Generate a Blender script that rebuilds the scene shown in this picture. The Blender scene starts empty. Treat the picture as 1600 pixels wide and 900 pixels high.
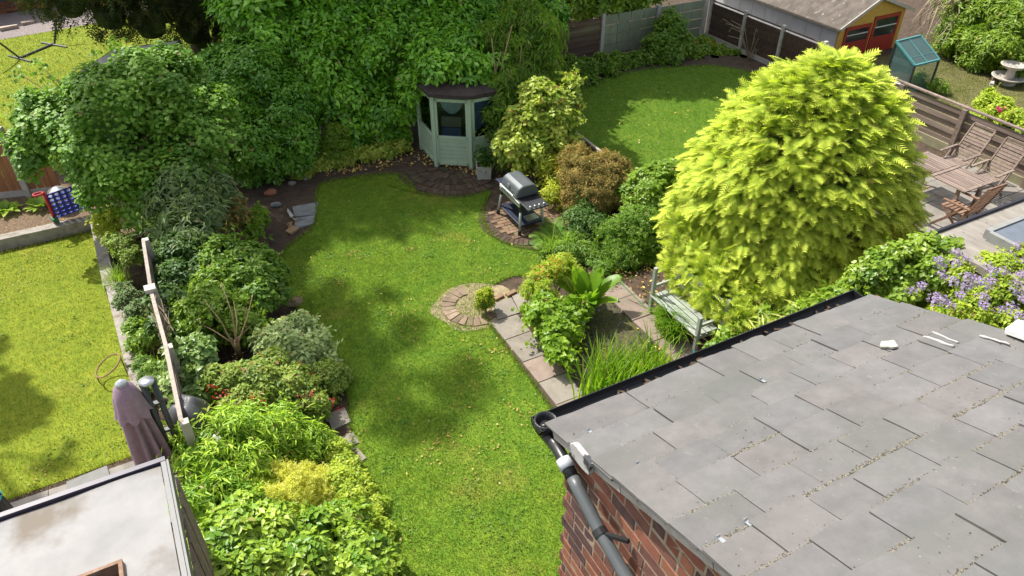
import bpy, math, random
import numpy as np
from mathutils import Vector
SC = bpy.context.scene
C = SC.collection
# ---------------------------------------------------------------- camera, light
F_PX, TH, PSI, H = 1150.0, math.radians(37.0), math.radians(27.8), 8.0
cam = bpy.data.cameras.new('camera'); cam_o = bpy.data.objects.new('camera', cam); C.objects.link(cam_o)
cam.sensor_width = 36.0; cam.lens = 36.0 * F_PX / 1600.0
cam.clip_start = 0.1; cam.clip_end = 2000
cam_o.location = (0, 0, H); cam_o.rotation_euler = (math.pi / 2 - TH, 0, -PSI)
SC.camera = cam_o
SUN_EL, SUN_AZ = math.radians(54), math.atan2(-0.41, 0.91)     # azimuth measured from +Y towards +X
w = bpy.data.worlds.new('World'); SC.world = w; w.use_nodes = True
nt = w.node_tree
sky = nt.nodes.new('ShaderNodeTexSky'); sky.sky_type = 'NISHITA'; sky.sun_disc = False
sky.sun_elevation = SUN_EL; sky.sun_rotation = SUN_AZ
bg = nt.nodes['Background']; sky.dust_density = 3.0; sky.ozone_density = 0.3
bg.inputs[1].default_value = 0.14
hsv = nt.nodes.new('ShaderNodeHueSaturation'); hsv.inputs['Saturation'].default_value = .5     # bright broken cloud whitens the sky light
nt.links.new(sky.outputs[0], hsv.inputs['Color']); nt.links.new(hsv.outputs[0], bg.inputs[0])
sun = bpy.data.lights.new('sun', 'SUN'); sun.energy = 4.2; sun.angle = math.radians(0.5); sun.color = (1, 0.955, 0.87)
sun_o = bpy.data.objects.new('sun', sun); C.objects.link(sun_o)
sv = Vector((math.sin(SUN_AZ) * math.cos(SUN_EL), math.cos(SUN_AZ) * math.cos(SUN_EL), math.sin(SUN_EL)))
sun_o.rotation_euler = sv.to_track_quat('Z', 'Y').to_euler(); sun_o.location = (-10, 20, 30)
SC.view_settings.view_transform = 'Standard'; SC.view_settings.look = 'None'
SC.view_settings.exposure = 0.7; SC.view_settings.gamma = 1.0
SC.render.engine = 'CYCLES'
SC.cycles.max_bounces = 8; SC.cycles.transparent_max_bounces = 8
R = np.random.default_rng(11); random.seed(5)
# ---------------------------------------------------------------- places
def ray(x, y):
    u = (x - 800) / F_PX; v = (450 - y) / F_PX
    Y = math.cos(TH) + v * math.sin(TH); Z = -math.sin(TH) + v * math.cos(TH)
    return (u * math.cos(PSI) + Y * math.sin(PSI), -u * math.sin(PSI) + Y * math.cos(PSI), Z)
def gz(x, y, z=0.0):                       # the point at height z that a sight line meets
    a, b, c = ray(x, y); t = (z - H) / c
    return np.array((a * t, b * t, z))
def at(x, y, B):                           # the point at depth B down the garden
    a, b, c = ray(x, y); t = B / b
    return np.array((a * t, B, H + c * t))
def pa(x, y, A):
    a, b, c = ray(x, y); t = A / a
    return np.array((A, b * t, H + c * t))
def depth(p):
    Y = p[0] * math.sin(PSI) + p[1] * math.cos(PSI)
    return Y * math.cos(TH) - (p[2] - H) * math.sin(TH)
# ---------------------------------------------------------------- materials
def nodes(m):
    m.use_nodes = True; t = m.node_tree
    return t, t.nodes['Principled BSDF'], t.nodes.new, t.links.new
def mixc(t, fac, a, b, mode='MIX'):
    n = t.nodes.new('ShaderNodeMix'); n.data_type = 'RGBA'; n.blend_type = mode
    for sock, v in ((n.inputs[0], fac), (n.inputs[6], a), (n.inputs[7], b)):
        if hasattr(v, 'is_output'): t.links.new(v, sock)
        elif isinstance(v, (int, float)): sock.default_value = v
        else: sock.default_value = (*v[:3], 1)
    return n.outputs[2]
def noise(t, scale, detail=4, rough=.55, vec=None, stretch=None):
    n = t.nodes.new('ShaderNodeTexNoise'); n.inputs['Scale'].default_value = scale
    n.inputs['Detail'].default_value = detail; n.inputs['Roughness'].default_value = rough
    if vec is None:
        g = t.nodes.new('ShaderNodeNewGeometry'); vec = g.outputs['Position']
    if stretch:
        mp = t.nodes.new('ShaderNodeMapping'); mp.inputs['Scale'].default_value = stretch
        t.links.new(vec, mp.inputs[0]); vec = mp.outputs[0]
    t.links.new(vec, n.inputs['Vector'])
    return n.outputs[0]
def ramp(t, v, lo, hi):
    n = t.nodes.new('ShaderNodeMapRange'); n.inputs[1].default_value = lo; n.inputs[2].default_value = hi
    t.links.new(v, n.inputs[0]); return n.outputs[0]
def bump(t, h, bs, strength=.3, dist=.01):
    b = t.nodes.new('ShaderNodeBump'); b.inputs['Strength'].default_value = strength; b.inputs['Distance'].default_value = dist
    t.links.new(h, b.inputs['Height']); t.links.new(b.outputs[0], bs.inputs['Normal'])
def surf(name, c1, c2, scale=6, rough=.8, c3=None, s3=1.2, k3=(.5, .7), bs=.3, bd=.006, stretch=None, rnd=0, spec=.4, fine=None, metal=0):
    """two colours by noise, a third in patches, per-object variation, fine relief"""
    m = bpy.data.materials.new(name); t, b, N, Lk = nodes(m)
    n1 = noise(t, scale, 6, .62, stretch=stretch)
    col = mixc(t, ramp(t, n1, .32, .68), c1, c2)
    if c3 is not None:
        col = mixc(t, ramp(t, noise(t, s3, 5, .6, stretch=stretch), *k3), col, c3)
    if rnd:
        oi = N('ShaderNodeObjectInfo')
        hs = N('ShaderNodeHueSaturation'); mr = N('ShaderNodeMapRange')
        mr.inputs[3].default_value = 1 - rnd; mr.inputs[4].default_value = 1 + rnd
        Lk(oi.outputs['Random'], mr.inputs[0]); Lk(mr.outputs[0], hs.inputs['Value']); Lk(col, hs.inputs['Color'])
        col = hs.outputs[0]
    Lk(col, b.inputs['Base Color']); b.inputs['Roughness'].default_value = rough
    b.inputs['Specular IOR Level'].default_value = spec; b.inputs['Metallic'].default_value = metal
    if bs: bump(t, noise(t, fine or scale * 6, 4, .7, stretch=stretch), b, bs, bd)
    return m
def leafmat(name, dark, light, tip=None, rough=.5, trans=.3, spec=.4, odd=None, oddk=.9):
    m = bpy.data.materials.new(name); t, b, N, Lk = nodes(m)
    a = N('ShaderNodeAttribute'); a.attribute_name = 'leaf'
    sp = N('ShaderNodeSeparateColor'); Lk(a.outputs['Color'], sp.inputs[0])
    g3 = (1, 1, 1) if 'petal' in name else (1.8, 1.75, 1.0)
    if odd is None and 'petal' not in name: odd, oddk = (.3, .2, .07), .982
    dark, light = [tuple(min(.8, c * g) for c, g in zip(q, g3)) for q in (dark, light)]
    col = mixc(t, sp.outputs[0], dark, light)
    if tip is not None:
        col = mixc(t, ramp(t, sp.outputs[1], .05, .6), col, tip)
    if odd is not None:
        col = mixc(t, ramp(t, sp.outputs[2], oddk, oddk + .02), col, odd)
    Lk(col, b.inputs['Base Color']); b.inputs['Roughness'].default_value = rough
    b.inputs['Specular IOR Level'].default_value = spec
    tr = N('ShaderNodeBsdfTranslucent'); mx = N('ShaderNodeMixShader'); mx.inputs[0].default_value = min(.5, trans * 1.4)
    tc = mixc(t, 1.0, col, (1.12, 1.18, .6), 'MULTIPLY'); Lk(tc, tr.inputs[0])
    Lk(b.outputs[0], mx.inputs[1]); Lk(tr.outputs[0], mx.inputs[2])
    Lk(mx.outputs[0], t.nodes['Material Output'].inputs[0])
    return m
def plain(name, col, rough=.5, metal=0, spec=.5, rnd=0):
    return surf(name, [c * .88 for c in col], [min(1, c * 1.1) for c in col], 9, rough, bs=.08, bd=.002, spec=spec, metal=metal, rnd=rnd)
def glassy(name, col, rough=.02, film=0.0):
    m = bpy.data.materials.new(name); t, b, N, Lk = nodes(m)
    tr = N('ShaderNodeBsdfTransparent'); tr.inputs[0].default_value = (*col, 1)
    gl = N('ShaderNodeBsdfGlossy'); gl.inputs['Roughness'].default_value = rough
    fr = N('ShaderNodeFresnel'); fr.inputs[0].default_value = 1.5; mx = N('ShaderNodeMixShader')
    Lk(fr.outputs[0], mx.inputs[0]); Lk(tr.outputs[0], mx.inputs[1]); Lk(gl.outputs[0], mx.inputs[2]); Lk(mx.outputs[0], t.nodes['Material Output'].inputs[0])
    if film:
        df = N('ShaderNodeBsdfTranslucent'); df.inputs[0].default_value = (*[c * .75 for c in col], 1); d2 = N('ShaderNodeBsdfDiffuse'); d2.inputs[0].default_value = (*[c * .6 for c in col], 1)
        ad = N('ShaderNodeMixShader'); Lk(df.outputs[0], ad.inputs[1]); Lk(d2.outputs[0], ad.inputs[2]); m2 = N('ShaderNodeMixShader'); m2.inputs[0].default_value = film
        Lk(mx.outputs[0], m2.inputs[1]); Lk(ad.outputs[0], m2.inputs[2]); Lk(m2.outputs[0], t.nodes['Material Output'].inputs[0])
    return m
M = {}
M['soil'] = surf('soil', (.045, .03, .02), (.1, .068, .045), 5, .95, (.13, .1, .07), 14, (.6, .72), .8, .02)
M['bark'] = surf('bark_mulch', (.12, .075, .045), (.27, .19, .12), 24, .95, (.34, .26, .18), 40, (.58, .66), 1, .02)
def slatemat():
    m = bpy.data.materials.new('slate'); t, b, N, Lk = nodes(m)
    oi = N('ShaderNodeObjectInfo')
    col = mixc(t, ramp(t, noise(t, 7, 7, .68), .3, .7), (.12, .116, .115), (.172, .164, .16))
    wn = N('ShaderNodeTexWhiteNoise'); wn.noise_dimensions = '1D'; Lk(oi.outputs['Random'], wn.inputs['W'])
    col = mixc(t, wn.outputs['Value'], mixc(t, 1.0, col, (.96, .98, .99), 'MULTIPLY'), mixc(t, 1.0, col, (1.04, 1.0, .98), 'MULTIPLY'))
    col = mixc(t, ramp(t, noise(t, 1.7, 5, .65), .5, .72), col, (.118, .122, .112))
    col = mixc(t, ramp(t, noise(t, 28, 4, .6, stretch=(1, .25, 1)), .66, .76), col, (.205, .192, .18))
    col = mixc(t, ramp(t, noise(t, 75, 2, .5), .74, .78), col, (.3, .29, .27))
    hs = N('ShaderNodeHueSaturation'); mr = N('ShaderNodeMapRange'); mr.inputs[3].default_value = .92; mr.inputs[4].default_value = 1.07
    Lk(oi.outputs['Random'], mr.inputs[0]); Lk(mr.outputs[0], hs.inputs['Value']); Lk(col, hs.inputs['Color'])
    Lk(hs.outputs[0], b.inputs['Base Color']); b.inputs['Roughness'].default_value = .78; b.inputs['Specular IOR Level'].default_value = .3
    bump(t, noise(t, 24, 6, .7), b, .5, .005); return m
M['slate'] = slatemat()
M['mortar'] = surf('mortar', (.24, .19, .135), (.36, .29, .21), 20, .95, bs=.6)
M['vmortar'] = surf('verge_mortar', (.3, .27, .25), (.42, .39, .36), 14, .95, (.2, .2, .17), 6, (.55, .7), .6)
M['brick'] = [surf('brick_red', (.17, .06, .038), (.24, .088, .055), 14, .9, (.1, .05, .042), 9, (.58, .72), .5, .004, rnd=.2),
              surf('brick_orange', (.24, .09, .05), (.3, .125, .07), 14, .9, (.2, .07, .04), 9, (.6, .72), .5, .004, rnd=.2),
              surf('brick_brown', (.12, .055, .042), (.18, .076, .055), 14, .9, (.08, .042, .04), 9, (.55, .7), .5, .004, rnd=.2),
              surf('brick_burnt', (.06, .034, .034), (.12, .06, .052), 14, .9, (.19, .08, .05), 9, (.62, .75), .5, .004, rnd=.2)]
M['oldbrick'] = surf('old_brick', (.15, .09, .058), (.25, .165, .105), 11, .95, (.2, .2, .1), 7, (.55, .7), .6, .01, rnd=.25)
M['mossbrick'] = surf('mossy_brick', (.06, .038, .027), (.105, .07, .048), 11, .95, (.085, .09, .04), 5, (.5, .68), .7, .01, rnd=.3)
M['stone'] = surf('grey_slab', (.2, .178, .145), (.28, .25, .21), 6, .9, (.15, .135, .11), 3, (.55, .72), .4, .004, rnd=.08)
M['pink'] = surf('pink_slab', (.215, .16, .13), (.28, .22, .18), 7, .9, (.2, .18, .14), 3, (.55, .72), .4, .004, rnd=.08)
M['stone_dark'] = surf('dark_slab', (.16, .17, .17), (.24, .25, .25), 6, .85, (.1, .11, .11), 4, (.55, .7), .4, .004, rnd=.1)
M['concrete'] = surf('concrete', (.38, .36, .32), (.5, .47, .43), 9, .92, (.3, .28, .23), 4, (.55, .75), .4, .003)
M['sleeper'] = surf('sleeper_concrete', (.26, .24, .21), (.37, .34, .3), 12, .95, (.2, .16, .12), 5, (.5, .7), .6, .006)
M['pave'] = surf('patio_paving', (.22, .2, .175), (.28, .26, .23), 5, .9, (.17, .155, .13), 2, (.5, .7), .3, .003, rnd=.06)
M['membrane'] = surf('white_membrane', (.24, .235, .23), (.32, .312, .305), 2.6, .85, (.18, .155, .125), 1.0, (.55, .66), .12, .004)
M['felt'] = surf('mineral_felt', (.2, .18, .155), (.3, .275, .24), 7, .95, (.12, .11, .1), 10, (.62, .68), .5, .004, stretch=(1, .35, 1))
M['mossroof'] = surf('mossy_felt', (.085, .07, .058), (.165, .14, .118), 5, .95, (.34, .32, .29), 9, (.63, .7), .8, .02, stretch=(.5, 1, 1))
M['greyfelt'] = surf('grey_felt', (.27, .255, .25), (.36, .345, .34), 5, .95, bs=.4)
M['blackplastic'] = plain('black_plastic', (.02, .02, .022), .35)
M['greyplastic'] = plain('grey_plastic', (.085, .095, .1), .42)
M['darkmetal'] = plain('dark_metal', (.05, .055, .06), .4, .3)
M['steel'] = plain('brushed_steel', (.55, .57, .58), .35, .8)
M['leg_grey'] = plain('grey_painted_metal', (.42, .48, .46), .4, .2)
M['hood'] = plain('grey_enamel', (.13, .145, .155), .32, .3)
M['navy'] = plain('navy_plastic', (.02, .025, .05), .45)
M['white'] = surf('white_paint', (.66, .65, .63), (.78, .77, .75), 20, .6, (.16, .15, .15), 16, (.6, .66), .3)
M['cleanwhite'] = plain('clean_white', (.75, .75, .74), .5)
M['green_paint'] = surf('sage_paint', (.44, .57, .4), (.52, .65, .47), 5, .55, (.42, .42, .32), 12, (.64, .72), .2, .003, stretch=(1, 1, .3))
M['bench_paint'] = surf('grey_green_paint', (.26, .29, .25), (.34, .37, .33), 10, .6, (.42, .42, .39), 9, (.58, .7), .3, .003)
M['felt_dark'] = surf('brown_felt', (.045, .034, .03), (.085, .06, .055), 8, .95, bs=.5)
M['glass_dark'] = glassy('window_glass', (.72, .8, .86), .01)
M['lace'] = plain('lace_cloth', (.55, .58, .52), .9)
M['interior'] = plain('inner_boards', (.38, .32, .26), .9)  # even brown tone for the boards inside the summerhouse
M['wood_grey'] = surf('weathered_wood', (.165, .122, .1), (.28, .215, .18), 9, .9, (.1, .072, .058), 6, (.58, .7), .5, .005, stretch=(1, .12, 1), rnd=.14)
M['wood_grey_x'] = surf('weathered_timber', (.17, .125, .1), (.28, .215, .18), 12, .9, (.1, .075, .06), 8, (.58, .7), .4, .004, rnd=.14)
M['wood_teak'] = surf('brown_teak', (.16, .09, .055), (.26, .155, .1), 12, .75, (.32, .24, .19), 7, (.55, .7), .3, .003, rnd=.12)
M['wood_dark'] = surf('dark_panel_wood', (.095, .06, .042), (.17, .115, .08), 8, .9, (.2, .17, .1), 3, (.55, .7), .5, .005, stretch=(.15, 1, 1), rnd=.25)
M['wood_brown'] = surf('brown_panel_wood', (.06, .036, .026), (.1, .062, .045), 8, .9, bs=.5, rnd=.15)
M['wood_green'] = surf('green_stained_wood', (.2, .235, .15), (.28, .31, .21), 8, .85, (.25, .25, .16), 3, (.55, .7), .4, .004, stretch=(1, 1, .3), rnd=.08)
M['wood_orange'] = surf('orange_fence_wood', (.24, .1, .045), (.36, .17, .075), 8, .8, bs=.3, stretch=(1, 1, .2), rnd=.12)
M['rail'] = surf('bleached_rail', (.3, .26, .22), (.42, .37, .32), 12, .85, (.3, .25, .2), 8, (.55, .7), .4, .003)
M['yellow'] = plain('yellow_paint', (.6, .36, .07), .6)
M['red'] = plain('red_paint', (.36, .035, .025), .5)
M['teal'] = plain('teal_frame', (.07, .24, .24), .45)
M['teal_clip'] = plain('turquoise_clip', (.05, .45, .48), .4)
M['teal_glass'] = glassy('teal_glazing', (.5, .72, .7), .03, .3)
M['blue'] = plain('blue_plastic', (.012, .035, .36), .35)
M['redplastic'] = plain('red_plastic', (.5, .02, .025), .4)
M['greenplastic'] = plain('green_plastic', (.02, .16, .08), .4)
M['mauve'] = surf('mauve_canvas', (.27, .185, .24), (.35, .25, .31), 14, .85, bs=.3, bd=.003)
M['greycover'] = plain('grey_cover', (.085, .085, .09), .5)
M['terracotta'] = plain('terracotta', (.35, .14, .08), .8)
M['string'] = plain('jute', (.35, .23, .12), .9)
M['rust'] = plain('rusty_iron', (.25, .14, .08), .8)
M['twig'] = surf('twig_bark', (.13, .09, .06), (.24, .18, .12), 20, .9, bs=.4)
M['twig_pale'] = surf('pale_twig', (.34, .22, .12), (.45, .32, .18), 20, .9, bs=.4)
M['twig_tan'] = surf('dry_twig', (.28, .22, .15), (.4, .32, .23), 20, .9, bs=.4)
M['birdbath'] = surf('lichen_stone', (.36, .33, .29), (.5, .46, .41), 12, .9, (.22, .21, .18), 7, (.58, .7), .5)
M['gravel'] = surf('purple_gravel', (.16, .13, .13), (.34, .29, .28), 45, .95, bs=1, bd=.02, fine=60)
M['frame_blue'] = plain('dark_window_frame', (.035, .06, .08), .4)
M['ball'] = plain('polished_ball', (.62, .62, .6), .28, .8)
M['terr'] = surf('meadow', (.05, .08, .02), (.09, .12, .03), .4, .95)
def lawnmat(name, g1, g2, dry, k3, s3=.55):
    m = bpy.data.materials.new(name); t, b, N, Lk = nodes(m)
    col = mixc(t, ramp(t, noise(t, 1.6, 5, .65), .35, .68), g1, g2)
    col = mixc(t, ramp(t, noise(t, s3, 5, .7), *k3), col, dry)
    col = mixc(t, ramp(t, noise(t, 42, 3, .7), .3, .75), mixc(t, 1.0, col, (.72, .74, .72), 'MULTIPLY'), col)
    col = mixc(t, ramp(t, noise(t, 6.5, 4, .65), .3, .7), mixc(t, 1.0, col, (.7, .78, .75), 'MULTIPLY'), mixc(t, 1.0, col, (1.18, 1.1, 1.1), 'MULTIPLY'))
    Lk(col, b.inputs['Base Color']); b.inputs['Roughness'].default_value = .9; b.inputs['Specular IOR Level'].default_value = .15
    bump(t, noise(t, 120, 3, .7), b, .5, .01)
    return m
M['lawn'] = lawnmat('lawn_turf', (.125, .235, .02), (.19, .29, .028), (.31, .29, .06), (.55, .8))
M['lawn_yellow'] = lawnmat('yellowing_turf', (.2, .26, .022), (.26, .31, .03), (.31, .28, .055), (.55, .85))
M['lawn_rear'] = lawnmat('lush_turf', (.1, .185, .016), (.145, .22, .022), (.2, .22, .04), (.66, .9))
M['lawn_dry'] = lawnmat('parched_turf', (.12, .125, .035), (.16, .155, .05), (.21, .18, .095), (.45, .7), .9)
def grassmat(name, c1, c2, dry, k3=(.6, .85), s3=.55):
    m = bpy.data.materials.new(name); t, b, N, Lk = nodes(m)
    a = N('ShaderNodeAttribute'); a.attribute_name = 'leaf'
    sp = N('ShaderNodeSeparateColor'); Lk(a.outputs['Color'], sp.inputs[0])
    col = mixc(t, sp.outputs[0], c1, c2)
    col = mixc(t, ramp(t, noise(t, s3, 5, .7), *k3), col, dry)
    col = mixc(t, ramp(t, sp.outputs[2], .93, .95), col, (.3, .26, .11))
    col = mixc(t, ramp(t, noise(t, 6.5, 4, .65), .3, .7), mixc(t, 1.0, col, (.66, .76, .75), 'MULTIPLY'), mixc(t, 1.0, col, (1.22, 1.1, 1.1), 'MULTIPLY'))
    Lk(col, b.inputs['Base Color']); b.inputs['Roughness'].default_value = .6; b.inputs['Specular IOR Level'].default_value = .25
    tr = N('ShaderNodeBsdfTranslucent'); mx = N('ShaderNodeMixShader'); mx.inputs[0].default_value = .35
    Lk(col, tr.inputs[0]); Lk(b.outputs[0], mx.inputs[1]); Lk(tr.outputs[0], mx.inputs[2])
    Lk(mx.outputs[0], t.nodes['Material Output'].inputs[0]); return m
M['blades'] = grassmat('grass_blades', (.175, .32, .026), (.31, .44, .045), (.45, .41, .095), (.55, .8))
M['blades_yellow'] = grassmat('yellow_grass_blades', (.27, .35, .025), (.4, .45, .045), (.45, .4, .09))
M['blades_rear'] = grassmat('lush_grass_blades', (.14, .33, .022), (.24, .44, .035), (.34, .4, .07))
M['blades_dry'] = grassmat('parched_grass_blades', (.13, .14, .04), (.19, .18, .06), (.24, .2, .11), (.45, .7), .9)
# ---------------------------------------------------------------- mesh buffer and scene helpers
WL = {}
def wloc(o): return WL.get(o.name, np.zeros(3)) if o is not None else np.zeros(3)
def new_obj(name, me, parent=None, loc=None, label=None, kind=None, cat=None, group=None):
    o = bpy.data.objects.new(name, me); C.objects.link(o)
    if parent is not None:
        o.parent = parent; WL[o.name] = wloc(parent).copy()
    else:
        WL[o.name] = np.zeros(3)
    if loc is not None:
        o.location = Vector(np.asarray(loc, float) - (wloc(parent) if parent is not None else 0)); WL[o.name] = np.asarray(loc, float)
    if label: o['label'] = label
    if kind: o['kind'] = kind
    if cat: o['category'] = cat
    if group: o['group'] = group
    return o
def thing(name, label, cat, loc, group=None):
    return new_obj(name, None, None, loc, label, None, cat, group)
def np_mesh(name, V, tris=None, quads=None, polys=None, mat=None, smooth=False, leaf=None):
    me = bpy.data.meshes.new(name)
    V = np.asarray(V, np.float32)
    if polys is not None:
        me.from_pydata([tuple(map(float, v)) for v in V], [], [tuple(int(i) for i in p) for p in polys])
    else:
        f = tris if tris is not None else quads; f = np.asarray(f, np.int32); k = f.shape[1]
        me.vertices.add(len(V)); me.vertices.foreach_set('co', V.ravel())
        me.loops.add(f.size); me.loops.foreach_set('vertex_index', f.ravel())
        me.polygons.add(len(f)); me.polygons.foreach_set('loop_start', np.arange(0, f.size, k, dtype=np.int32))
        me.update(calc_edges=True)
    if leaf is not None:
        a = me.attributes.new('leaf', 'FLOAT_COLOR', 'POINT'); a.data.foreach_set('color', np.asarray(leaf, np.float32).ravel())
    if smooth: me.polygons.foreach_set('use_smooth', np.ones(len(me.polygons), bool))
    for mm in (mat if isinstance(mat, list) else [mat]):
        if mm is not None: me.materials.append(mm)
    me.validate() if polys is not None else None
    return me
class MB:
    def __init__(s): s.V = []; s.P = []; s.T = None
    def add(s, V, P):
        V = np.asarray(V, float)
        if s.T is not None: V = V @ s.T[:3, :3].T + s.T[:3, 3]
        n = sum(len(v) for v in s.V); s.V.append(V); s.P += [[i + n for i in p] for p in P]; return s
    BOXF = [(0, 3, 2, 1), (4, 5, 6, 7), (0, 1, 5, 4), (1, 2, 6, 5), (2, 3, 7, 6), (3, 0, 4, 7)]
    def box(s, c, d, rz=0.0, jit=0.0):
        x, y, z = np.asarray(d) / 2
        V = np.array([(-x, -y, -z), (x, -y, -z), (x, y, -z), (-x, y, -z), (-x, -y, z), (x, -y, z), (x, y, z), (-x, y, z)])
        if jit: V = V + R.uniform(-jit, jit, V.shape)
        if rz:
            q = np.array([[math.cos(rz), -math.sin(rz), 0], [math.sin(rz), math.cos(rz), 0], [0, 0, 1]]); V = V @ q.T
        return s.add(V + np.asarray(c), s.BOXF)
    def bar(s, p, q, w, h, up=(0, 0, 1)):
        p = np.asarray(p, float); q = np.asarray(q, float); d = q - p; d /= np.linalg.norm(d)
        u = np.asarray(up, float); x = np.cross(d, u)
        if np.linalg.norm(x) < 1e-5: x = np.cross(d, (1, 0, 0))
        x /= np.linalg.norm(x); u = np.cross(x, d)
        x = x * w / 2; u = u * h / 2
        return s.add([p - x - u, p + x - u, p + x + u, p - x + u, q - x - u, q + x - u, q + x + u, q - x + u],
                     [(0, 1, 2, 3), (7, 6, 5, 4), (0, 4, 5, 1), (1, 5, 6, 2), (2, 6, 7, 3), (3, 7, 4, 0)])
    def tube(s, pts, r, n=8, caps=True):
        pts = [np.asarray(p, float) for p in pts]; rs = r if hasattr(r, '__len__') else [r] * len(pts)
        V = []; P = []; prev = None
        for i, p in enumerate(pts):
            d = pts[min(i + 1, len(pts) - 1)] - pts[max(i - 1, 0)]; d = d / (np.linalg.norm(d) + 1e-9)
            if prev is None:
                a = np.cross(d, (0, 0, 1)); a = np.cross(d, (1, 0, 0)) if np.linalg.norm(a) < .1 else a
            else: a = prev - d * np.dot(prev, d)
            a /= np.linalg.norm(a); prev = a; b = np.cross(d, a)
            for k in range(n):
                th = 2 * math.pi * k / n; V.append(p + rs[i] * (math.cos(th) * a + math.sin(th) * b))
        for i in range(len(pts) - 1):
            for k in range(n):
                k2 = (k + 1) % n; P.append((i * n + k, i * n + k2, (i + 1) * n + k2, (i + 1) * n + k))
        if caps: P.append(tuple(range(n))[::-1]); P.append(tuple((len(pts) - 1) * n + k for k in range(n)))
        return s.add(V, P)
    def lathe(s, prof, c, n=20, wob=None):
        V = []; P = []; c = np.asarray(c, float)
        for (r, z) in prof:
            for k in range(n):
                th = 2 * math.pi * k / n; rr = r * (1 + (wob(th, z) if wob else 0)); V.append(c + (rr * math.cos(th), rr * math.sin(th), z))
        for i in range(len(prof) - 1):
            for k in range(n):
                k2 = (k + 1) % n; P.append((i * n + k, i * n + k2, (i + 1) * n + k2, (i + 1) * n + k))
        P.append(tuple(range(n))[::-1]); P.append(tuple((len(prof) - 1) * n + k for k in range(n)))
        return s.add(V, P)
    def prism(s, poly, d):
        poly = np.asarray(poly, float); d = np.asarray(d, float); n = len(poly)
        P = [tuple(range(n)), tuple(range(2 * n - 1, n - 1, -1))] + [(i, i + n, (i + 1) % n + n, (i + 1) % n) for i in range(n)]
        return s.add(np.vstack([poly, poly + d]), P)
    def build(s, name, mat, parent=None, label=None, kind=None, cat=None, smooth=False, group=None, bevel=0):
        V = np.vstack(s.V); base = wloc(parent) if parent is not None else np.zeros(3)
        if parent is None:
            base = np.array([V[:, 0].mean(), V[:, 1].mean(), V[:, 2].min()])
        me = np_mesh(name, V - base, polys=s.P, mat=mat, smooth=smooth)
        o = new_obj(name, me, parent, base if parent is None else None, label, kind, cat, group)
        if bevel:
            b = o.modifiers.new('edge', 'BEVEL'); b.width = bevel; b.segments = 2; b.limit_method = 'ANGLE'
        return o
def ico(sub=2):
    import bmesh
    bm = bmesh.new(); bmesh.ops.create_icosphere(bm, subdivisions=sub, radius=1.0)
    V = np.array([v.co[:] for v in bm.verts]); Fc = np.array([[v.index for v in f.verts] for f in bm.faces]); bm.free()
    return V, Fc
ICO_V, ICO_F = ico(2)
def vnoise(P, f):
    x, y, z = (P * f).T
    return (np.sin(x * 1.3 + 2.1 * np.sin(y * .9 + z)) + np.sin(y * 1.7 + 1.9 * np.sin(z * 1.1 + x)) + np.sin(z * 1.5 + 2.3 * np.sin(x * .8 + y))) / 3
def in_poly(P, poly):
    x, y = P[:, 0], P[:, 1]; ins = np.zeros(len(P), bool); n = len(poly)
    for i in range(n):
        x1, y1 = poly[i][:2]; x2, y2 = poly[i - 1][:2]
        c = ((y1 > y) != (y2 > y)) & (x < (x2 - x1) * (y - y1) / (y2 - y1 + 1e-12) + x1)
        ins ^= c
    return ins
def smooth_poly(pts, n=5):
    """closed Catmull-Rom through ground points"""
    P = np.asarray(pts, float); out = []
    N = len(P)
    for i in range(N):
        a, b, c, d = P[i - 1], P[i], P[(i + 1) % N], P[(i + 2) % N]
        for k in range(n):
            t = k / n
            out.append(.5 * (2 * b + (c - a) * t + (2 * a - 5 * b + 4 * c - d) * t * t + (3 * b - a - 3 * c + d) * t ** 3))
    return np.array(out)
# ---------------------------------------------------------------- leaves
def unit(v): return v / (np.linalg.norm(v, axis=-1, keepdims=True) + 1e-9)
def T_oval(wd, fold=.12, curl=.1):
    V = np.array([(0, 0, 0), (-wd / 2, .45, fold * wd), (0, .5, 0), (wd / 2, .45, fold * wd), (0, 1, -curl)])
    return V, np.array([(0, 2, 1), (0, 3, 2), (1, 2, 4), (2, 3, 4)])
def T_two(wd, curl=.1):
    return np.array([(0, 0, 0), (-wd / 2, .42, .1 * wd), (0, 1, -curl), (wd / 2, .42, .1 * wd)]), np.array([(0, 2, 1), (0, 3, 2)])
def T_spray(n=5, spread=.42, ang=.75, curl=.18, fat=1.0):
    V = [(-.012, 0, 0), (.012, 0, 0), (0, 1, -curl)]; Fc = [(0, 1, 2)]
    for i in range(n):
        y = .1 + .75 * i / n; l = spread * (1 - .6 * i / n)
        for s in (-1, 1):
            b = len(V); z = -curl * y * y
            V += [(0, y - .03 * fat, z), (0, y + .07 * fat, z), (s * l * math.sin(ang), y + l * math.cos(ang), z - .07 * l)]
            Fc.append((b, b + 1, b + 2) if s < 0 else (b + 1, b, b + 2))
    return np.array(V), np.array(Fc)
def T_cluster(k=5, wd=.3, seed=0):
    """a sprig: several small leaves along a short shoot"""
    r = np.random.default_rng(seed); V = []; Fc = []
    for i in range(k):
        t = (i + .5) / k; a = i * 2.4; d = np.array([math.cos(a), .75, math.sin(a) * .8]); d /= np.linalg.norm(d)
        s = np.cross(d, (0, 0, 1)); s /= np.linalg.norm(s); p = np.array([0, t * .6, 0]); l = .5
        b = len(V); V += [p, p + d * l * .45 - s * wd * l / 2, p + d * l, p + d * l * .45 + s * wd * l / 2]
        Fc += [(b, b + 2, b + 1), (b, b + 3, b + 2)]
    return np.array(V), np.array(Fc)
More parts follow.
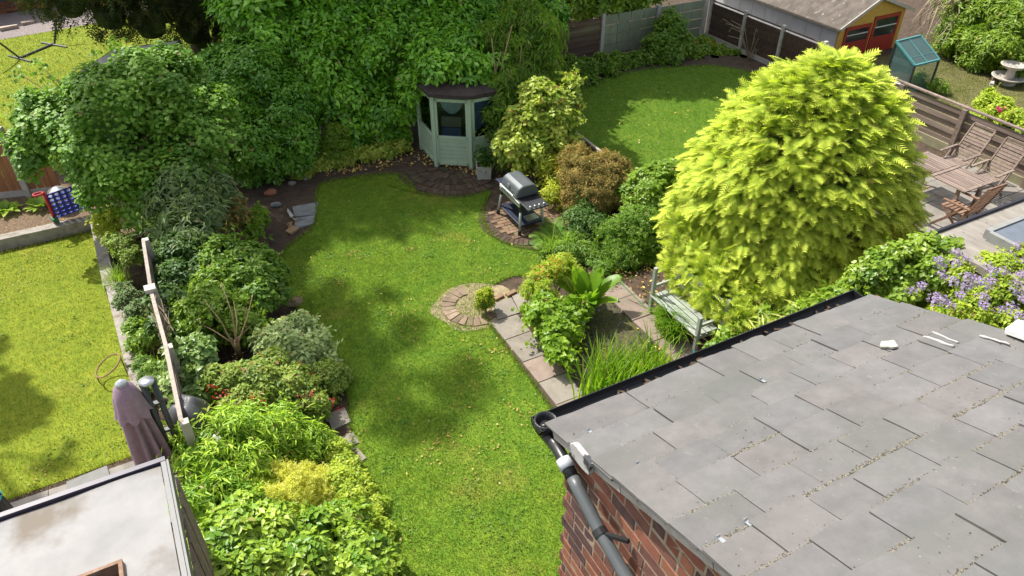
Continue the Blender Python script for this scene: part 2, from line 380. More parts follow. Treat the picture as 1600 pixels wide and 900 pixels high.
def leaves(P, D, Nn, size, tmpl, rnd=None):
    """P base points, D leaf direction, Nn leaf normal -> V, tris, attribute"""
    tv, tf = tmpl; n = len(P); k = len(tv)
    D = unit(D); X = unit(np.cross(D, Nn)); Z = np.cross(X, D)
    s = np.asarray(size).reshape(-1, 1, 1) * np.ones((n, 1, 1))
    V = P[:, None, :] + s * (tv[None, :, 0:1] * X[:, None, :] + tv[None, :, 1:2] * D[:, None, :] + tv[None, :, 2:3] * Z[:, None, :])
    Fc = (tf[None] + (np.arange(n) * k)[:, None, None]).reshape(-1, 3)
    if rnd is None: rnd = R.random(n)
    A = np.empty((n, k, 4), np.float32); A[..., 0] = np.clip(rnd, 0, 1)[:, None]; A[..., 1] = np.clip(tv[None, :, 1], 0, 1); A[..., 2] = R.random(n)[:, None]; A[..., 3] = 1
    return V.reshape(-1, 3), Fc, A.reshape(-1, 4)
TRIS = [0]
def leaf_part(name, sets, mat, parent, kind='stuff', label=None):
    V = []; Fc = []; A = []; o = 0
    for v, f, a in sets:
        V.append(v); Fc.append(f + o); A.append(a); o += len(v)
    V = np.vstack(V); Fc = np.vstack(Fc); TRIS[0] += len(Fc)
    me = np_mesh(name, V - wloc(parent), tris=Fc, mat=mat, leaf=np.vstack(A))
    return new_obj(name, me, parent, None, label, kind)
def randdir(n): return unit(R.normal(size=(n, 3)))
def lobes_px(spec):
    out = []
    for s in spec:
        x, y, B, r = s[:4]; zf = s[4] if len(s) > 4 else 1.0
        c = at(x, y, B); rr = r * depth(c) / F_PX
        out.append((c, np.array((rr, rr, rr * zf))))
    return out
def lobes_z(spec):
    out = []
    for s in spec:
        x, y, z, r = s[:4]; zf = s[4] if len(s) > 4 else 1.0
        c = gz(x, y, z); rr = r * depth(c) / F_PX
        out.append((c, np.array((rr, rr, rr * zf))))
    return out
def crown_points(lobes, leaf_area, cov, rc, up=.45, droop=.25, out=.6, zmin=.02):
    P = []; Nn = []; RN = []
    cs = np.array([l[0] for l in lobes]); rs = np.array([l[1] for l in lobes])
    for i, (c, r) in enumerate(lobes):
        area = 4 * math.pi * float(np.mean(r)) ** 2
        rcl = min(rc, .55 * float(np.mean(r)))
        m = max(6, int(1.5 * area / (math.pi * rcl * rcl)))
        d = randdir(m); d[:, 2] = np.where(d[:, 2] < -.6, -d[:, 2], d[:, 2])
        cc = c + d * (r - rcl * .55) * R.uniform(.84, 1.08, (m, 1))
        keep = np.ones(m, bool)
        for j in range(len(lobes)):
            if j != i: keep &= np.linalg.norm((cc - cs[j]) / rs[j], axis=1) > .72
        keep &= cc[:, 2] > zmin - rcl * .5
        cc = cc[keep]; d = d[keep]
        if not len(cc): continue
        n = max(4, int(cov * 2.2 * math.pi * rcl * rcl / leaf_area))
        m = len(cc)
        ld = unit(R.normal(size=(m, n, 3)) + .9 * d[:, None, :] + np.array((0, 0, .35)))
        crs = rcl * R.uniform(.75, 1.25, (m, 1, 1))
        p = cc[:, None, :] + crs * ld * R.random((m, n, 1)) ** .45
        nn = out * ld + (1 - out) * d[:, None, :] + np.array((0, 0, up)) + .45 * R.normal(size=(m, n, 3))
        rn = np.clip(R.normal(.5, .2, (m, 1)) + R.normal(0, .2, (m, n)), 0, 1)
        P.append(p.reshape(-1, 3)); Nn.append(nn.reshape(-1, 3)); RN.append(rn.ravel())
    P = np.vstack(P); Nn = unit(np.vstack(Nn)); RN = np.concatenate(RN)
    k = P[:, 2] > zmin
    return P[k], Nn[k], RN[k]
def thin_high(P, Nn, RN, thin):
    """above height thin: fewer, larger leaves"""
    if thin is None: return P, Nn, RN, np.ones(len(P))
    k = (P[:, 2] < thin) | (R.random(len(P)) < .2); P, Nn, RN = P[k], Nn[k], RN[k]
    return P, Nn, RN, np.where(P[:, 2] < thin, 1.0, 1.8)
def leaf_dirs(Nn, droop):
    n = len(Nn); d = R.normal(size=(n, 3)); d -= Nn * np.sum(d * Nn, 1, keepdims=True)
    d = unit(d) + .35 * Nn + np.array((0, 0, -droop)); return unit(d)
def core_part(name, lobes, k, mat, parent):
    V = []; Fc = []; o = 0; k = k if len(lobes) == 1 else min(k, .56)
    for c, r in lobes:
        v = ICO_V * (1 + .16 * vnoise(ICO_V + c, 3.1)[:, None]) * r * k + c
        v[:, 2] = np.maximum(v[:, 2], .01)
        V.append(v); Fc.append(ICO_F + o); o += len(v)
    V = np.vstack(V); Fc = np.vstack(Fc); TRIS[0] += len(Fc)
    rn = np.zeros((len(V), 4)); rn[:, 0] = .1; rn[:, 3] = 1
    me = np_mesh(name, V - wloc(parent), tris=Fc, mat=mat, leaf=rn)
    return new_obj(name, me, parent, None, None, 'stuff')
def plant(name, label, cat, lobes, mat, size, tmpl, larea, cov=1.2, rc=.3, droop=.3, up=.85, base=None, core=.7, stems=4, group=None, twig='twig', fname='foliage', stem_r=.02, extra=None, jit=.42, shoots=9, thin=None):
    cs = np.array([l[0] for l in lobes])
    if base is None: base = np.array((cs[:, 0].mean(), cs[:, 1].mean(), 0.0))
    t = thing(name, label, cat, base, group)
    P, Nn, RN = crown_points(lobes, larea * size * size, cov, rc, up)
    P, Nn, RN, sc_ = thin_high(P, Nn, RN, thin)
    D = leaf_dirs(Nn, droop)
    sets = [leaves(P, D, Nn, sc_ * size * R.uniform(1 - jit, 1 + jit, len(P)), tmpl, RN)]
    if core:
        for c, q in lobes:
            n_ = min(2500, int(.75 * 12.57 * (.6 * float(np.mean(q))) ** 2 / (larea * size * size))); d_ = randdir(n_); p_ = c + d_ * q * R.uniform(.56, .7, (n_, 1)); g_ = p_[:, 2] > .03
            sets.append(leaves(p_[g_], leaf_dirs(unit(d_ + .5 * R.normal(size=d_.shape)), droop)[g_], unit(d_ + .4 * R.normal(size=d_.shape))[g_], size * R.uniform(.7, 1.2, g_.sum()), tmpl, R.random(g_.sum())))
    if shoots:
        n_ = int(len(lobes) * shoots); li = R.integers(0, len(lobes), n_); d0 = unit(randdir(n_) + np.array((0, -.15, .55)))
        c0 = np.array([lobes[i][0] for i in li]) + d0 * np.array([lobes[i][1] for i in li]) * .95
        k_ = np.ones(n_, bool)
        for c, q in lobes: k_ &= np.linalg.norm((c0 - c) / q, axis=1) > .9
        c0, d0 = c0[k_], d0[k_]; m_ = 9; tt = np.linspace(0, 1, m_)[None, :, None]; ln = (size * R.uniform(1.2, 3.4, len(c0)))[:, None, None]
        sd = unit(d0 + .5 * R.normal(size=d0.shape)); p_ = c0[:, None, :] + sd[:, None, :] * ln * tt + R.normal(0, size * .12, (len(c0), m_, 3)) - np.array((0, 0, 1.)) * ln * .22 * tt ** 2
        n3 = unit(R.normal(size=p_.shape) + np.array((0, 0, .9))); d3 = unit(sd[:, None, :] + 1.1 * R.normal(size=p_.shape) + np.array((0, 0, -droop)))
        p_ = p_.reshape(-1, 3); z_ = p_[:, 2] > .03
        sets.append(leaves(p_[z_], d3.reshape(-1, 3)[z_], n3.reshape(-1, 3)[z_], size * R.uniform(.55, 1.1, z_.sum()), tmpl, np.clip(R.normal(.62, .2, z_.sum()), 0, 1)))
    if extra is not None: sets += extra
    leaf_part(fname, sets, mat, t)
    if core: core_part('inner_foliage', lobes, core, mat, t)
    if stems:
        mb = MB(); idx = np.linspace(0, len(lobes) - 1, min(stems, len(lobes))).astype(int)
        for i in idx:
            c = cs[i]; b = np.array(base, float) + R.uniform(-.08, .08, 3); b[2] = base[2]
            mid = (b + c) / 2 + R.uniform(-.1, .1, 3)
            mb.tube([b, mid, c], [stem_r, stem_r * .75, stem_r * .4], 6)
        mb.build('trunk' if name.endswith('tree') else 'stem', M[twig], t, smooth=True)
    return t
def blades(P, az, L, W, bend, seg=4, rnd=None, tipdrop=.0, lean=None):
    """strap leaves: base P, azimuth az, length L, width W, bend 0 upright .. 1.4 hanging"""
    n = len(P); h = np.stack([np.cos(az), np.sin(az), np.zeros(n)], 1); side = np.stack([-np.sin(az), np.cos(az), np.zeros(n)], 1)
    V = np.empty((n, (seg + 1) * 2, 3)); p = P.copy(); a0 = np.full(n, .12) if lean is None else lean
    for i in range(seg + 1):
        t = i / seg; wd = W * (1 - t ** 2.2) + .0008
        V[:, 2 * i] = p - side * wd[:, None] / 2; V[:, 2 * i + 1] = p + side * wd[:, None] / 2
        ang = a0 + bend * t ** 1.5 * 1.6
        p = p + (L / seg)[:, None] * (np.sin(ang)[:, None] * h + np.cos(ang)[:, None] * np.array((0, 0, 1.)))
    f = []
    for i in range(seg):
        f += [(2 * i, 2 * i + 1, 2 * i + 3), (2 * i, 2 * i + 3, 2 * i + 2)]
    f = np.array(f); k = (seg + 1) * 2
    Fc = (f[None] + (np.arange(n) * k)[:, None, None]).reshape(-1, 3)
    A = np.empty((n, k, 4), np.float32); A[..., 0] = (R.random(n) if rnd is None else rnd)[:, None]
    A[..., 1] = np.repeat(np.linspace(0, 1, seg + 1), 2)[None]; A[..., 2] = R.random(n)[:, None]; A[..., 3] = 1
    V = V.reshape(-1, 3); V[:, 2] = np.maximum(V[:, 2], .012)
    return V, Fc, A.reshape(-1, 4)
def G_(*pts, z=0.0): return np.array([gz(x, y, z) for x, y in pts])
# ================================================================ THE GROUND
def sheet(name, poly, z, mat, label=None, thick=None):
    poly = np.asarray(poly, float)[:, :2]
    a = np.sum(poly[:, 0] * np.roll(poly[:, 1], -1) - np.roll(poly[:, 0], -1) * poly[:, 1])
    if a < 0: poly = poly[::-1]
    V = np.column_stack([poly, np.full(len(poly), z)])
    me = np_mesh(name, V, polys=[tuple(range(len(V)))], mat=mat)
    return new_obj(name, me, None, None, label, 'structure')
sheet('ground', [(-400, -400), (400, -400), (400, 400), (-400, 400)], -.012, M['terr'])
sheet('soil', [(-14, -2), (30, -2), (30, 23), (-14, 23)], 0, M['soil'])
LAWN = smooth_poly(np.vstack([G_((500, 292), (560, 278), (622, 274)), [(4.72, 13.45, 0)], G_((652, 303), (700, 310), (745, 306), (766, 300), (757, 320), (757, 348), (772, 372), (803, 386), (838, 393), (846, 408), (832, 428), (790, 436)), [(4.22, 9.35, 0), (4.13, 8.7, 0), (4.11, 8.2, 0), (4.09, 7.0, 0), (4.07, 6.3, 0), (4.05, 5.2, 0), (3.55, 4.9, 0), (3.4, 4.2, 0), (3.3, 2.7, 0), (1.2, 2.7, 0)],
      G_((628, 905), (612, 840), (585, 760), (556, 712), (548, 660), (540, 600), (500, 520), (462, 480), (444, 440), (446, 392), (492, 352))]), 4)
sheet('lawn', LAWN, .008, M['lawn'])
LAWN_L = [(-1.5, 15.0), (-1.32, 10.0), (-1.32, 8.42), (-9, 8.3), (-9, 14.6)]
sheet('neighbouring_lawn', LAWN_L, .008, M['lawn_yellow'])
LAWN_R = smooth_poly([(8.7, 13.6), (9.6, 15.6), (10.7, 16.55), (12.5, 17.1), (14.5, 16.8), (15.9, 15.9), (16.4, 13.5), (16.2, 10.5), (9.0, 9.4), (8.75, 11.5)], 4)
sheet('curving_lawn', LAWN_R, .008, M['lawn_rear'])
LAWN_D = [(17.3, 8.2), (17.2, 12.0), (20.2, 14.6), (23.0, 14.6), (26, 11.2), (25, 6.5)]
sheet('parched_lawn', LAWN_D, .008, M['lawn_dry'])
LAWN_B = [(-12, 29.1), (-3.4, 29.1), (3.5, 30.2), (3.2, 22), (1.3, 18.5), (-12, 18.0)]
sheet('far_lawn', LAWN_B, .009, M['lawn_yellow'])
sheet('gravel', [(-12, 29.1), (-3.4, 29.1), (3.5, 30.2), (3.5, 32.6), (-12, 32.6)], .012, M['gravel'])
sheet('bark_bed', [(-9, 15.3), (-1.25, 15.1), (-1.1, 14.2), (-.75, 14.2), (-.75, 17.3), (-9, 17.3)], .06, M['bark'])
def turf(name, poly, n, L, W, mat, seed):
    poly = np.asarray(poly)[:, :2]; lo, hi = poly.min(0), poly.max(0); P = np.zeros((0, 2))
    r = np.random.default_rng(seed)
    while len(P) < n:
        q = r.uniform(lo, hi, (n, 2)); q = q[in_poly(q, poly)]; P = np.vstack([P, q])
    P = P[:n]; P3 = np.column_stack([P, np.full(n, .006)])
    k = np.clip(.5 + .35 * vnoise(P3, 1.1) + .22 * vnoise(P3, 4.3), .1, 1)
    az = r.uniform(0, 6.283, n); ln = L * r.uniform(.5, 1.3, n) * (.7 + .6 * k)
    d = np.stack([np.cos(az), np.sin(az), np.zeros(n)], 1); tip = P3 + d * (ln * r.uniform(.2, .8, n))[:, None]; tip[:, 2] = .006 + ln * .8
    s = np.stack([-np.sin(az), np.cos(az), np.zeros(n)], 1) * (W / 2)
    V = np.stack([P3 - s, P3 + s, tip], 1).reshape(-1, 3)
    A = np.ones((n, 3, 4), np.float32); A[..., 0] = np.clip(k + r.normal(0, .18, n), 0, 1)[:, None]; A[..., 1] = np.array((0, 0, 1)); A[..., 2] = r.random(n)[:, None]
    Fc = np.arange(3 * n).reshape(-1, 3); TRIS[0] += n
    o = new_obj(name, np_mesh(name, V, tris=Fc, mat=mat, leaf=A.reshape(-1, 4)), None, None, None, 'stuff')
    return o
turf('grass', LAWN, 210000, .036, .009, M['blades'], 1)
turf('grass', LAWN_L, 100000, .036, .009, M['blades_yellow'], 2)
turf('grass', LAWN_R, 65000, .05, .013, M['blades_rear'], 3)
turf('grass', LAWN_D, 36000, .045, .014, M['blades_dry'], 4)
turf('grass', [(-4.5, 29), (3.0, 29.9), (3, 22), (1.3, 18.5), (-4.2, 18.0)], 36000, .055, .02, M['blades_yellow'], 6)
# ---------------------------------------------------------------- paving
def slab(name, quad, z, t, mat, parent, jit=.006, label=None):
    q = np.asarray(quad, float)[:, :2] + R.uniform(-jit, jit, (len(quad), 2))
    a = np.sum(q[:, 0] * np.roll(q[:, 1], -1) - np.roll(q[:, 0], -1) * q[:, 1])
    if a < 0: q = q[::-1]
    c = q.mean(0); top = np.column_stack([q, z + R.uniform(-.004, .004, len(q))])
    ins = np.column_stack([c + (q - c) * .985, top[:, 2]]); top[:, 2] -= .006
    bot = np.column_stack([q, np.full(len(q), z - t)])
    n = len(q); V = np.vstack([ins, top, bot]); P = [tuple(range(n))]
    for L0 in (0, n):
        P += [(L0 + i, L0 + n + i, L0 + n + (i + 1) % n, L0 + (i + 1) % n) for i in range(n)]
    me = np_mesh(name, V - wloc(parent), polys=P, mat=mat)
    return new_obj(name, me, parent, None, label, None)
def structure(name, loc=(0, 0, 0), label=None):
    o = bpy.data.objects.new(name, None); C.objects.link(o); o['kind'] = 'structure'; WL[o.name] = np.asarray(loc, float); o.location = loc
    if label: o['label'] = label
    return o
path = structure('garden_path', (4.4, 7.2, 0), 'pink and grey slab path between lawn and pond')
x0, x1 = 4.17, 4.66
for (b0, b1, mt) in ((8.66, 8.16, 'stone'), (8.15, 7.55, 'stone'), (7.54, 7.04, 'pink'), (7.03, 6.5, 'stone'), (6.49, 5.98, 'pink'), (5.97, 5.45, 'stone'), (5.44, 4.95, 'pink')):
    slab('slab', [(x0, b0), (x1 + (.02 if mt == 'pink' else 0), b0), (x1, b1), (x0, b1)], .03, .05, M[mt], path)
for q in ([(4.3, 8.68), (4.72, 8.68), (4.8, 9.12), (4.42, 9.1)], [(4.73, 8.68), (5.2, 8.72), (5.3, 9.22), (4.82, 9.14)]):
    slab('slab', q, .032, .05, M['stone'], path)
for x in (4.5, 4.75, 5.02):
    slab('brick', [(x, 9.16), (x + .2, 9.2), (x + .19, 9.28), (x - .01, 9.25)], .06, .07, M['oldbrick'], path)
cop = structure('pond_coping', (6.5, 7, 0), 'pink slab coping along the far side of the pond')
bs = [8.75, 8.15, 7.55, 6.95, 6.4, 5.8, 5.2]
for i in range(len(bs) - 1):
    slab('slab', [(6.3, bs[i]), (6.78, bs[i]), (6.78, bs[i + 1] + .012), (6.3, bs[i + 1] + .012)], .06, .1, M['pink'] if i != 4 else M['stone'], cop)
def ring_bricks(parent, c, r0, r1, a0, a1, n, mat, z=.03, elong=(1, 1), gap=.1, skip=0):
    for i in range(n):
        if R.random() < skip: continue
        t0 = a0 + (a1 - a0) * (i + gap / 2) / n; t1 = a0 + (a1 - a0) * (i + 1 - gap / 2) / n
        q = [(c[0] + elong[0] * r * math.cos(t), c[1] + elong[1] * r * math.sin(t)) for r, t in ((r0, t0), (r1, t0), (r1, t1), (r0, t1))]
        slab('brick', q, z + R.uniform(-.006, .01), .07, mat, parent, .007)
ring = structure('brick_ring', (4.1, 9.25, 0), 'curved brick edging round the clipped box ball')
M['buffbrick'] = surf('buff_brick', (.19, .13, .09), (.3, .23, .165), 9, .95, (.2, .2, .1), 5, (.56, .7), .6, .01, rnd=.25)
ring_bricks(ring, (4.12, 9.24), .33, .57, 1.5, 4.75, 13, M['buffbrick'], .032)
ring_bricks(ring, (4.12, 9.24), .34, .5, 4.8, 5.2, 2, M['oldbrick'], .028)
sheet('sandy_patch', [(4.12 + .72 * math.cos(a) * (1 + .1 * math.sin(5 * a)), 9.24 + .66 * math.sin(a)) for a in np.linspace(0, 6.28, 30)[:-1]], .012, surf('sandy_soil', (.26, .2, .12), (.36, .29, .18), 9, .95, (.15, .17, .05), 5, (.52, .68), .7, .01))
fan = structure('brick_fan', (5.9, 14.1, 0), 'mossy half circle of fanned bricks before the summerhouse')
fc = (5.98, 14.15)
for r0, r1, n in ((.2, .42, 9), (.44, .66, 14), (.68, .9, 19), (.92, 1.14, 24), (1.16, 1.36, 28)):
    ring_bricks(fan, fc, r0, r1, math.radians(168), math.radians(338), n, M['mossbrick'], .02, skip=.12)
pad = structure('brick_pad', (6.2, 11.2, 0), 'curved brick pad under the barbecue')
pc = np.array((6.35, 11.35))
ring_bricks(pad, pc, .82, 1.02, math.radians(110), math.radians(290), 30, M['mossbrick'], .016)
k = 0
for iy in range(-9, 10):
    for ix in range(-5, 5):
        x = pc[0] + ix * .215 + (iy % 2) * .107; y = pc[1] + iy * .105
        if math.hypot(x - pc[0], y - pc[1]) < .76:
            slab('brick', [(x - .1, y - .047), (x + .1, y - .047), (x + .1, y + .047), (x - .1, y + .047)], .016 + R.uniform(-.003, .004), .05, M['oldbrick'], pad, .004)
st = structure('paved_corner', (2.3, 13.6, 0), 'dark stone slabs laid at the lawn edge below the laurel')
for q in ([(2.1, 13.62), (2.52, 13.5), (2.72, 13.98), (2.38, 14.02), (2.16, 14.05)], [(2.0, 13.15), (2.4, 13.18), (2.5, 13.47), (2.08, 13.58)]):
    slab('slab', q, .03, .05, M['stone_dark'], st)
for (p, s) in (((530, 655), .17), ((545, 690), .14), ((553, 715), .16)):
    c = gz(*p); slab('stepping_stone', [(c[0] - s, c[1] - s), (c[0] + s * .8, c[1] - s * .9), (c[0] + s * .7, c[1] + s), (c[0] - s, c[1] + s * .8)], .03, .05, M['stone'], st, .03)
np_l = structure('neighbour_patio', (-3, 8, 0), 'pale slab strip along the foot of the flat roofed extension')
for i in range(9):
    x = -.75 - i * .6
    slab('slab', [(x, 8.3), (x - .59, 8.3), (x - .59, 7.72), (x, 7.72)], .03, .05, M['pave'], np_l)
    slab('slab', [(x, 7.71), (x - .59, 7.71), (x - .59, 7.1), (x, 7.1)], .03, .05, M['pave'], np_l)
np_r = structure('dining_patio', (14, 7, 0), 'grey paving under the slatted dining set')
for ix in range(9):
    for iy in range(7):
        x = 11.6 + ix * .6; y = 4.9 + iy * .6
        slab('slab', [(x, y), (x + .594, y), (x + .594, y + .594), (x, y + .594)], .03, .05, M['pave'], np_r)
sheet('patio_bed', [(10.5, 4.8), (17, 4.8), (17, 9.3), (10.5, 9.3)], .004, M['soil'])
# sleeper walls next door
sl = structure('sleeper_edging', (-1.6, 13, 0), 'low sleeper wall round the neighbouring lawn')
def box_part(name, c, d, mat, parent, rz=0, jit=.003, label=None, kind=None):
    return MB().box(c, d, rz, jit).build(name, mat, parent, label, kind)
box_part('sleeper', (-1.47, 13.75, .12), (.2, 2.5, .25), M['sleeper'], sl, .03)
box_part('sleeper', (-1.34, 11.3, .12), (.2, 2.35, .25), M['sleeper'], sl, .05)
box_part('sleeper', (-1.25, 9.5, .1), (.19, 1.2, .21), M['sleeper'], sl, .05)
box_part('sleeper', (-2.55, 15.14, .12), (1.95, .2, .25), M['sleeper'], sl, -.01)
box_part('sleeper', (-4.6, 15.1, .12), (2.1, .2, .25), M['sleeper'], sl, .02)
# pond
water = bpy.data.materials.new('pond_water'); t_, b_, N_, L_ = nodes(water)
nn_ = noise(t_, 5, 6, .7); L_(mixc(t_, ramp(t_, nn_, .38, .56), (.018, .015, .008), mixc(t_, ramp(t_, noise(t_, 30, 3, .6), .4, .6), (.045, .04, .016), (.12, .11, .04))), b_.inputs['Base Color'])
L_(ramp(t_, nn_, .36, .5), b_.inputs['Roughness']); b_.inputs['Specular IOR Level'].default_value = .6
bump(t_, noise(t_, 26, 3, .6), b_, .2, .01)
sheet('water', [(4.66, 5.0), (6.31, 5.0), (6.31, 8.7), (4.66, 8.7)], .012, water)
# ================================================================ THE BRICK HOUSE
HX0, HX1, EB, EZ, SL = 1.48, 3.9, 2.3, 5.0, .37
house = thing('brick_house', 'red brick house end with stone slate roof and black gutter', 'house', (2.7, 0, 0))
RB = -2.2                                       # ridge
def rz_(B): return EZ + SL * (EB - B)
wall = MB()
yb = EB - .1
wall.prism([(HX0 + .03, yb, 0), (HX0 + .03, yb, rz_(yb) - .06), (HX0 + .03, RB, rz_(RB) - .06), (HX0 + .03, -6.5, 4.9), (HX0 + .03, -6.5, 0)], (HX1 - HX0 - .08, 0, 0))
wallo = wall.build('wall', M['mortar'], house)
bl, bh = .2, .088
mesh_b = []
for i in range(8):
    mb = MB(); mb.box((0, 0, 0), (.03, bl - .017, bh - .016), 0, .003)
    ln = mb; V = np.vstack(mb.V); mesh_b.append(np_mesh('brick', V, polys=mb.P, mat=M['brick'][(0, 1, 0, 2, 0, 1, 3, 2)[i]]))
mesh_h = []
for i in range(4):
    mb = MB(); mb.box((0, 0, 0), (.03, bl / 2 - .017, bh - .016), 0, .003); mesh_h.append(np_mesh('brick', np.vstack(mb.V), polys=mb.P, mat=M['brick'][(0, 3, 2, 1)[i]]))
nb = 0; far = [MB() for _ in range(4)]
nz = int(7.0 / bh)
cand = []
for iz in range(nz):
    z = bh * (iz + .5)
    head = iz % 4 == 2
    step = bl / 2 if head else bl
    off = (0, .1, 0, .05)[iz % 4]
    n = int(4.6 / step)
    if off and z + bh / 2 < rz_(yb) - .07: far[R.integers(4)].box((HX0 + .0425, yb - off / 2, z), (.03, off - .017, bh - .016))
    for k in range(n):
        y = yb - .005 - off - step * (k + .5) + (bl / 2 if off and k == 0 else 0)
        y = yb - step * (k + .5) - off
        if z + bh / 2 > rz_(y) - .07 or y < -2.0: continue
        cand.append((z, y, head, step))
cand.sort(key=lambda c: -(c[0] - 3.4) if c[0] < 3.4 else -9 + (2.2 - c[1]))
for j, (z, y, head, step) in enumerate(cand):
    if nb < 300 and z > 3.3:
        o = new_obj('brick', (mesh_h if head else mesh_b)[R.integers(4 if head else 8)], wallo, (HX0 + .0425 + R.uniform(-.0015, .001), y, z)); nb += 1
    else:
        far[R.integers(4)].box((HX0 + .0425 + R.uniform(-.0015, .001), y, z), (.03, step - .017, bh - .016))
for q, f in enumerate(far):
    if f.V: f.build('brick', M['brick'][q], wallo, None, 'stuff')
# end course closing the corner: the garden face
gm = [MB() for _ in range(4)]
for iz in range(nz):
    z = bh * (iz + .5)
    if z > rz_(yb) - .1: break
    for k in range(int((HX1 - HX0) / bl) + 1):
        x = HX0 + .12 + bl * k + (.1 if iz % 2 else 0)
        if x < HX1 - .1: gm[R.integers(4)].box((x, yb + .008, z), (bl - .013, .03, bh - .013))
for q, f in enumerate(gm): f.build('brick', M['brick'][q], wallo, None, 'stuff')
# roof: every slate a piece
roof = MB()
roof.prism([(HX0 + .02, EB - .04, rz_(EB - .04) - .035), (HX0 + .02, RB, rz_(RB) - .035), (HX0 + .02, RB, rz_(RB) - .06), (HX0 + .02, EB - .04, rz_(EB - .04) - .06)], (HX1 - HX0 - .04, 0, 0))
roofo = roof.build('roof', M['vmortar'], house)
nrm = np.array((0, SL, 1)) / math.hypot(SL, 1); down = np.array((0, 1, -SL)) / math.hypot(SL, 1)
def rp(a, b, h=0.0): return np.array((a, b, rz_(b))) + nrm * h
rowsB = [2.335, 2.09, 1.90, 1.71, 1.52, 1.322, 1.128, .93, .735, .54, .34, .14, -.06, -.26, -.46, -.66, -.86, -1.06, -1.26, -1.46, -1.66, -1.86, -2.06]
JO = {0: [1.96, 2.2, 2.48, 2.75, 2.99, 3.24, 3.55], 1: [1.64, 1.953, 2.252, 2.565, 2.87, 3.13, 3.42, 3.7], 2: [1.81, 2.113, 2.42, 2.745, 3.03, 3.31, 3.6], 3: [1.66, 1.97, 2.27, 2.573, 2.9, 3.2, 3.5, 3.74]}
for ri, B0 in enumerate(rowsB):
    js = JO.get(ri)
    if js is None:
        js = []; x = HX0 + (.17 if ri % 2 == 0 else .32)
        while x < HX1 - .12: js.append(x + R.uniform(-.035, .035)); x += R.uniform(.27, .35)
    xs = [HX0 - .045] + js + [HX1 + .03]
    for a0, a1 in zip(xs[:-1], xs[1:]):
        g = R.uniform(.0012, .0045); a0_, a1_ = a0 + g, a1 - g
        nn = 7; tb = B0 + R.uniform(-.014, .014); sk = R.uniform(-.012, .012)
        tail = []
        for q in range(nn):
            f = q / (nn - 1); jb = R.uniform(-.006, .004)
            if q in (0, nn - 1) and R.random() < .35: jb -= R.uniform(.005, .025)
            tail.append((a0_ + (a1_ - a0_) * f, tb + sk * (f - .5) + jb))
        hb = B0 - .36
        lift = .019 + R.uniform(-.003, .005); th = .011 + R.uniform(-.002, .004); tw = R.uniform(-.004, .004)
        mids = [(a1_ + R.uniform(-.003, .003), B0 - .1), (a0_ + R.uniform(-.003, .003), B0 - .1)]
        ring_ = tail + [(mids[0]), (a1_, hb), (a0_, hb), (mids[1])]
        def hh(a, b): return lift * (b - hb) / .36 + tw * ((a - a0_) / (a1_ - a0_) - .5)
        top = [rp(a, b, hh(a, b) + th) for a, b in ring_]; bot = [rp(a, b, hh(a, b)) for a, b in ring_]
        n = len(ring_); ctr = rp((a0_ + a1_) / 2, B0 - .1, hh((a0_ + a1_) / 2, B0 - .1) + th + R.uniform(-.001, .003))
        V = np.array(top + bot + [ctr]); P = [(2 * n, (i + 1) % n, i) for i in range(n)] + [(i, (i + 1) % n, n + (i + 1) % n, n + i) for i in range(n)] + [tuple(n + i for i in range(n))]
        c0 = V.mean(0)
        new_obj('slate', np_mesh('slate', V - c0, polys=P, mat=M['slate']), roofo, c0)
# lichen in the joints, sealant, clips, verge bedding
CR_V = np.array([(1, 0, 0), (0, 1, 0), (-1, 0, 0), (0, -1, 0), (.1, .1, 1)], float); CR_F = np.array([(0, 1, 4), (1, 2, 4), (2, 3, 4), (3, 0, 4)])
def crumbs(nm, mt, per, thr, smin, smax, spread):
    LV = []; n0 = 0
    for ri, B0 in enumerate(rowsB[1:15]):
        a_ = R.uniform(HX0 - .03, HX1, per); q_ = np.column_stack([a_, np.full(per, B0), np.full(per, ri * 1.7)]); a_ = a_[.5 * vnoise(q_, 3.3) + .5 * vnoise(q_, 9.1) > R.uniform(thr[0], thr[1], per)]
        for a in a_:
            r_ = R.uniform(smin, smax); th_ = R.uniform(0, 6.28); v = CR_V * (r_ * R.uniform(.8, 2.2), r_, r_ * .7); c_, s_ = math.cos(th_), math.sin(th_)
            v = np.column_stack([v[:, 0] * c_ - v[:, 1] * s_, v[:, 0] * s_ + v[:, 1] * c_, v[:, 2]]); LV.append(v + rp(a, B0 + abs(R.normal(0, spread)) - .003, .0215))
    for _ in range(700):
        r_ = R.uniform(.0015, .005); LV.append(CR_V * (r_, r_, r_ * .3) + rp(R.uniform(HX0, HX1), R.uniform(-.8, 2.2), .026))
    Fc = (CR_F[None] + (np.arange(len(LV)) * 5)[:, None, None]).reshape(-1, 3); TRIS[0] += len(Fc)
    new_obj(nm, np_mesh(nm, np.vstack(LV) - wloc(roofo), tris=Fc, mat=mt), roofo, None, None, 'stuff')
crumbs('lichen', surf('pale_lichen', (.16, .142, .112), (.25, .228, .185), 30, .95), 1700, (-2.4, .15), .0016, .0047, .008)
crumbs('moss', surf('dark_moss', (.045, .045, .035), (.085, .08, .06), 30, .95), 1200, (-1.8, .45), .0016, .0046, .01)
vm = MB()
for i in range(14):
    b0, b1 = EB - .02 - i * .3, EB - .02 - (i + 1) * .3 + .004
    vm.bar((HX0 + .0, b0, rz_(b0) - .03 + R.uniform(-.004, .004)), (HX0 + R.uniform(-.006, .004), b1, rz_(b1) - .03), .05, .045, up=nrm)
vm.build('verge_bedding', M['vmortar'], roofo)
def on_roof(x, y):
    a, b, c = ray(x, y); t = (EZ + SL * EB - H) / (c + SL * b); return a * t, b * t
M['offwhite'] = plain('off_white', (.42, .41, .39), .7)
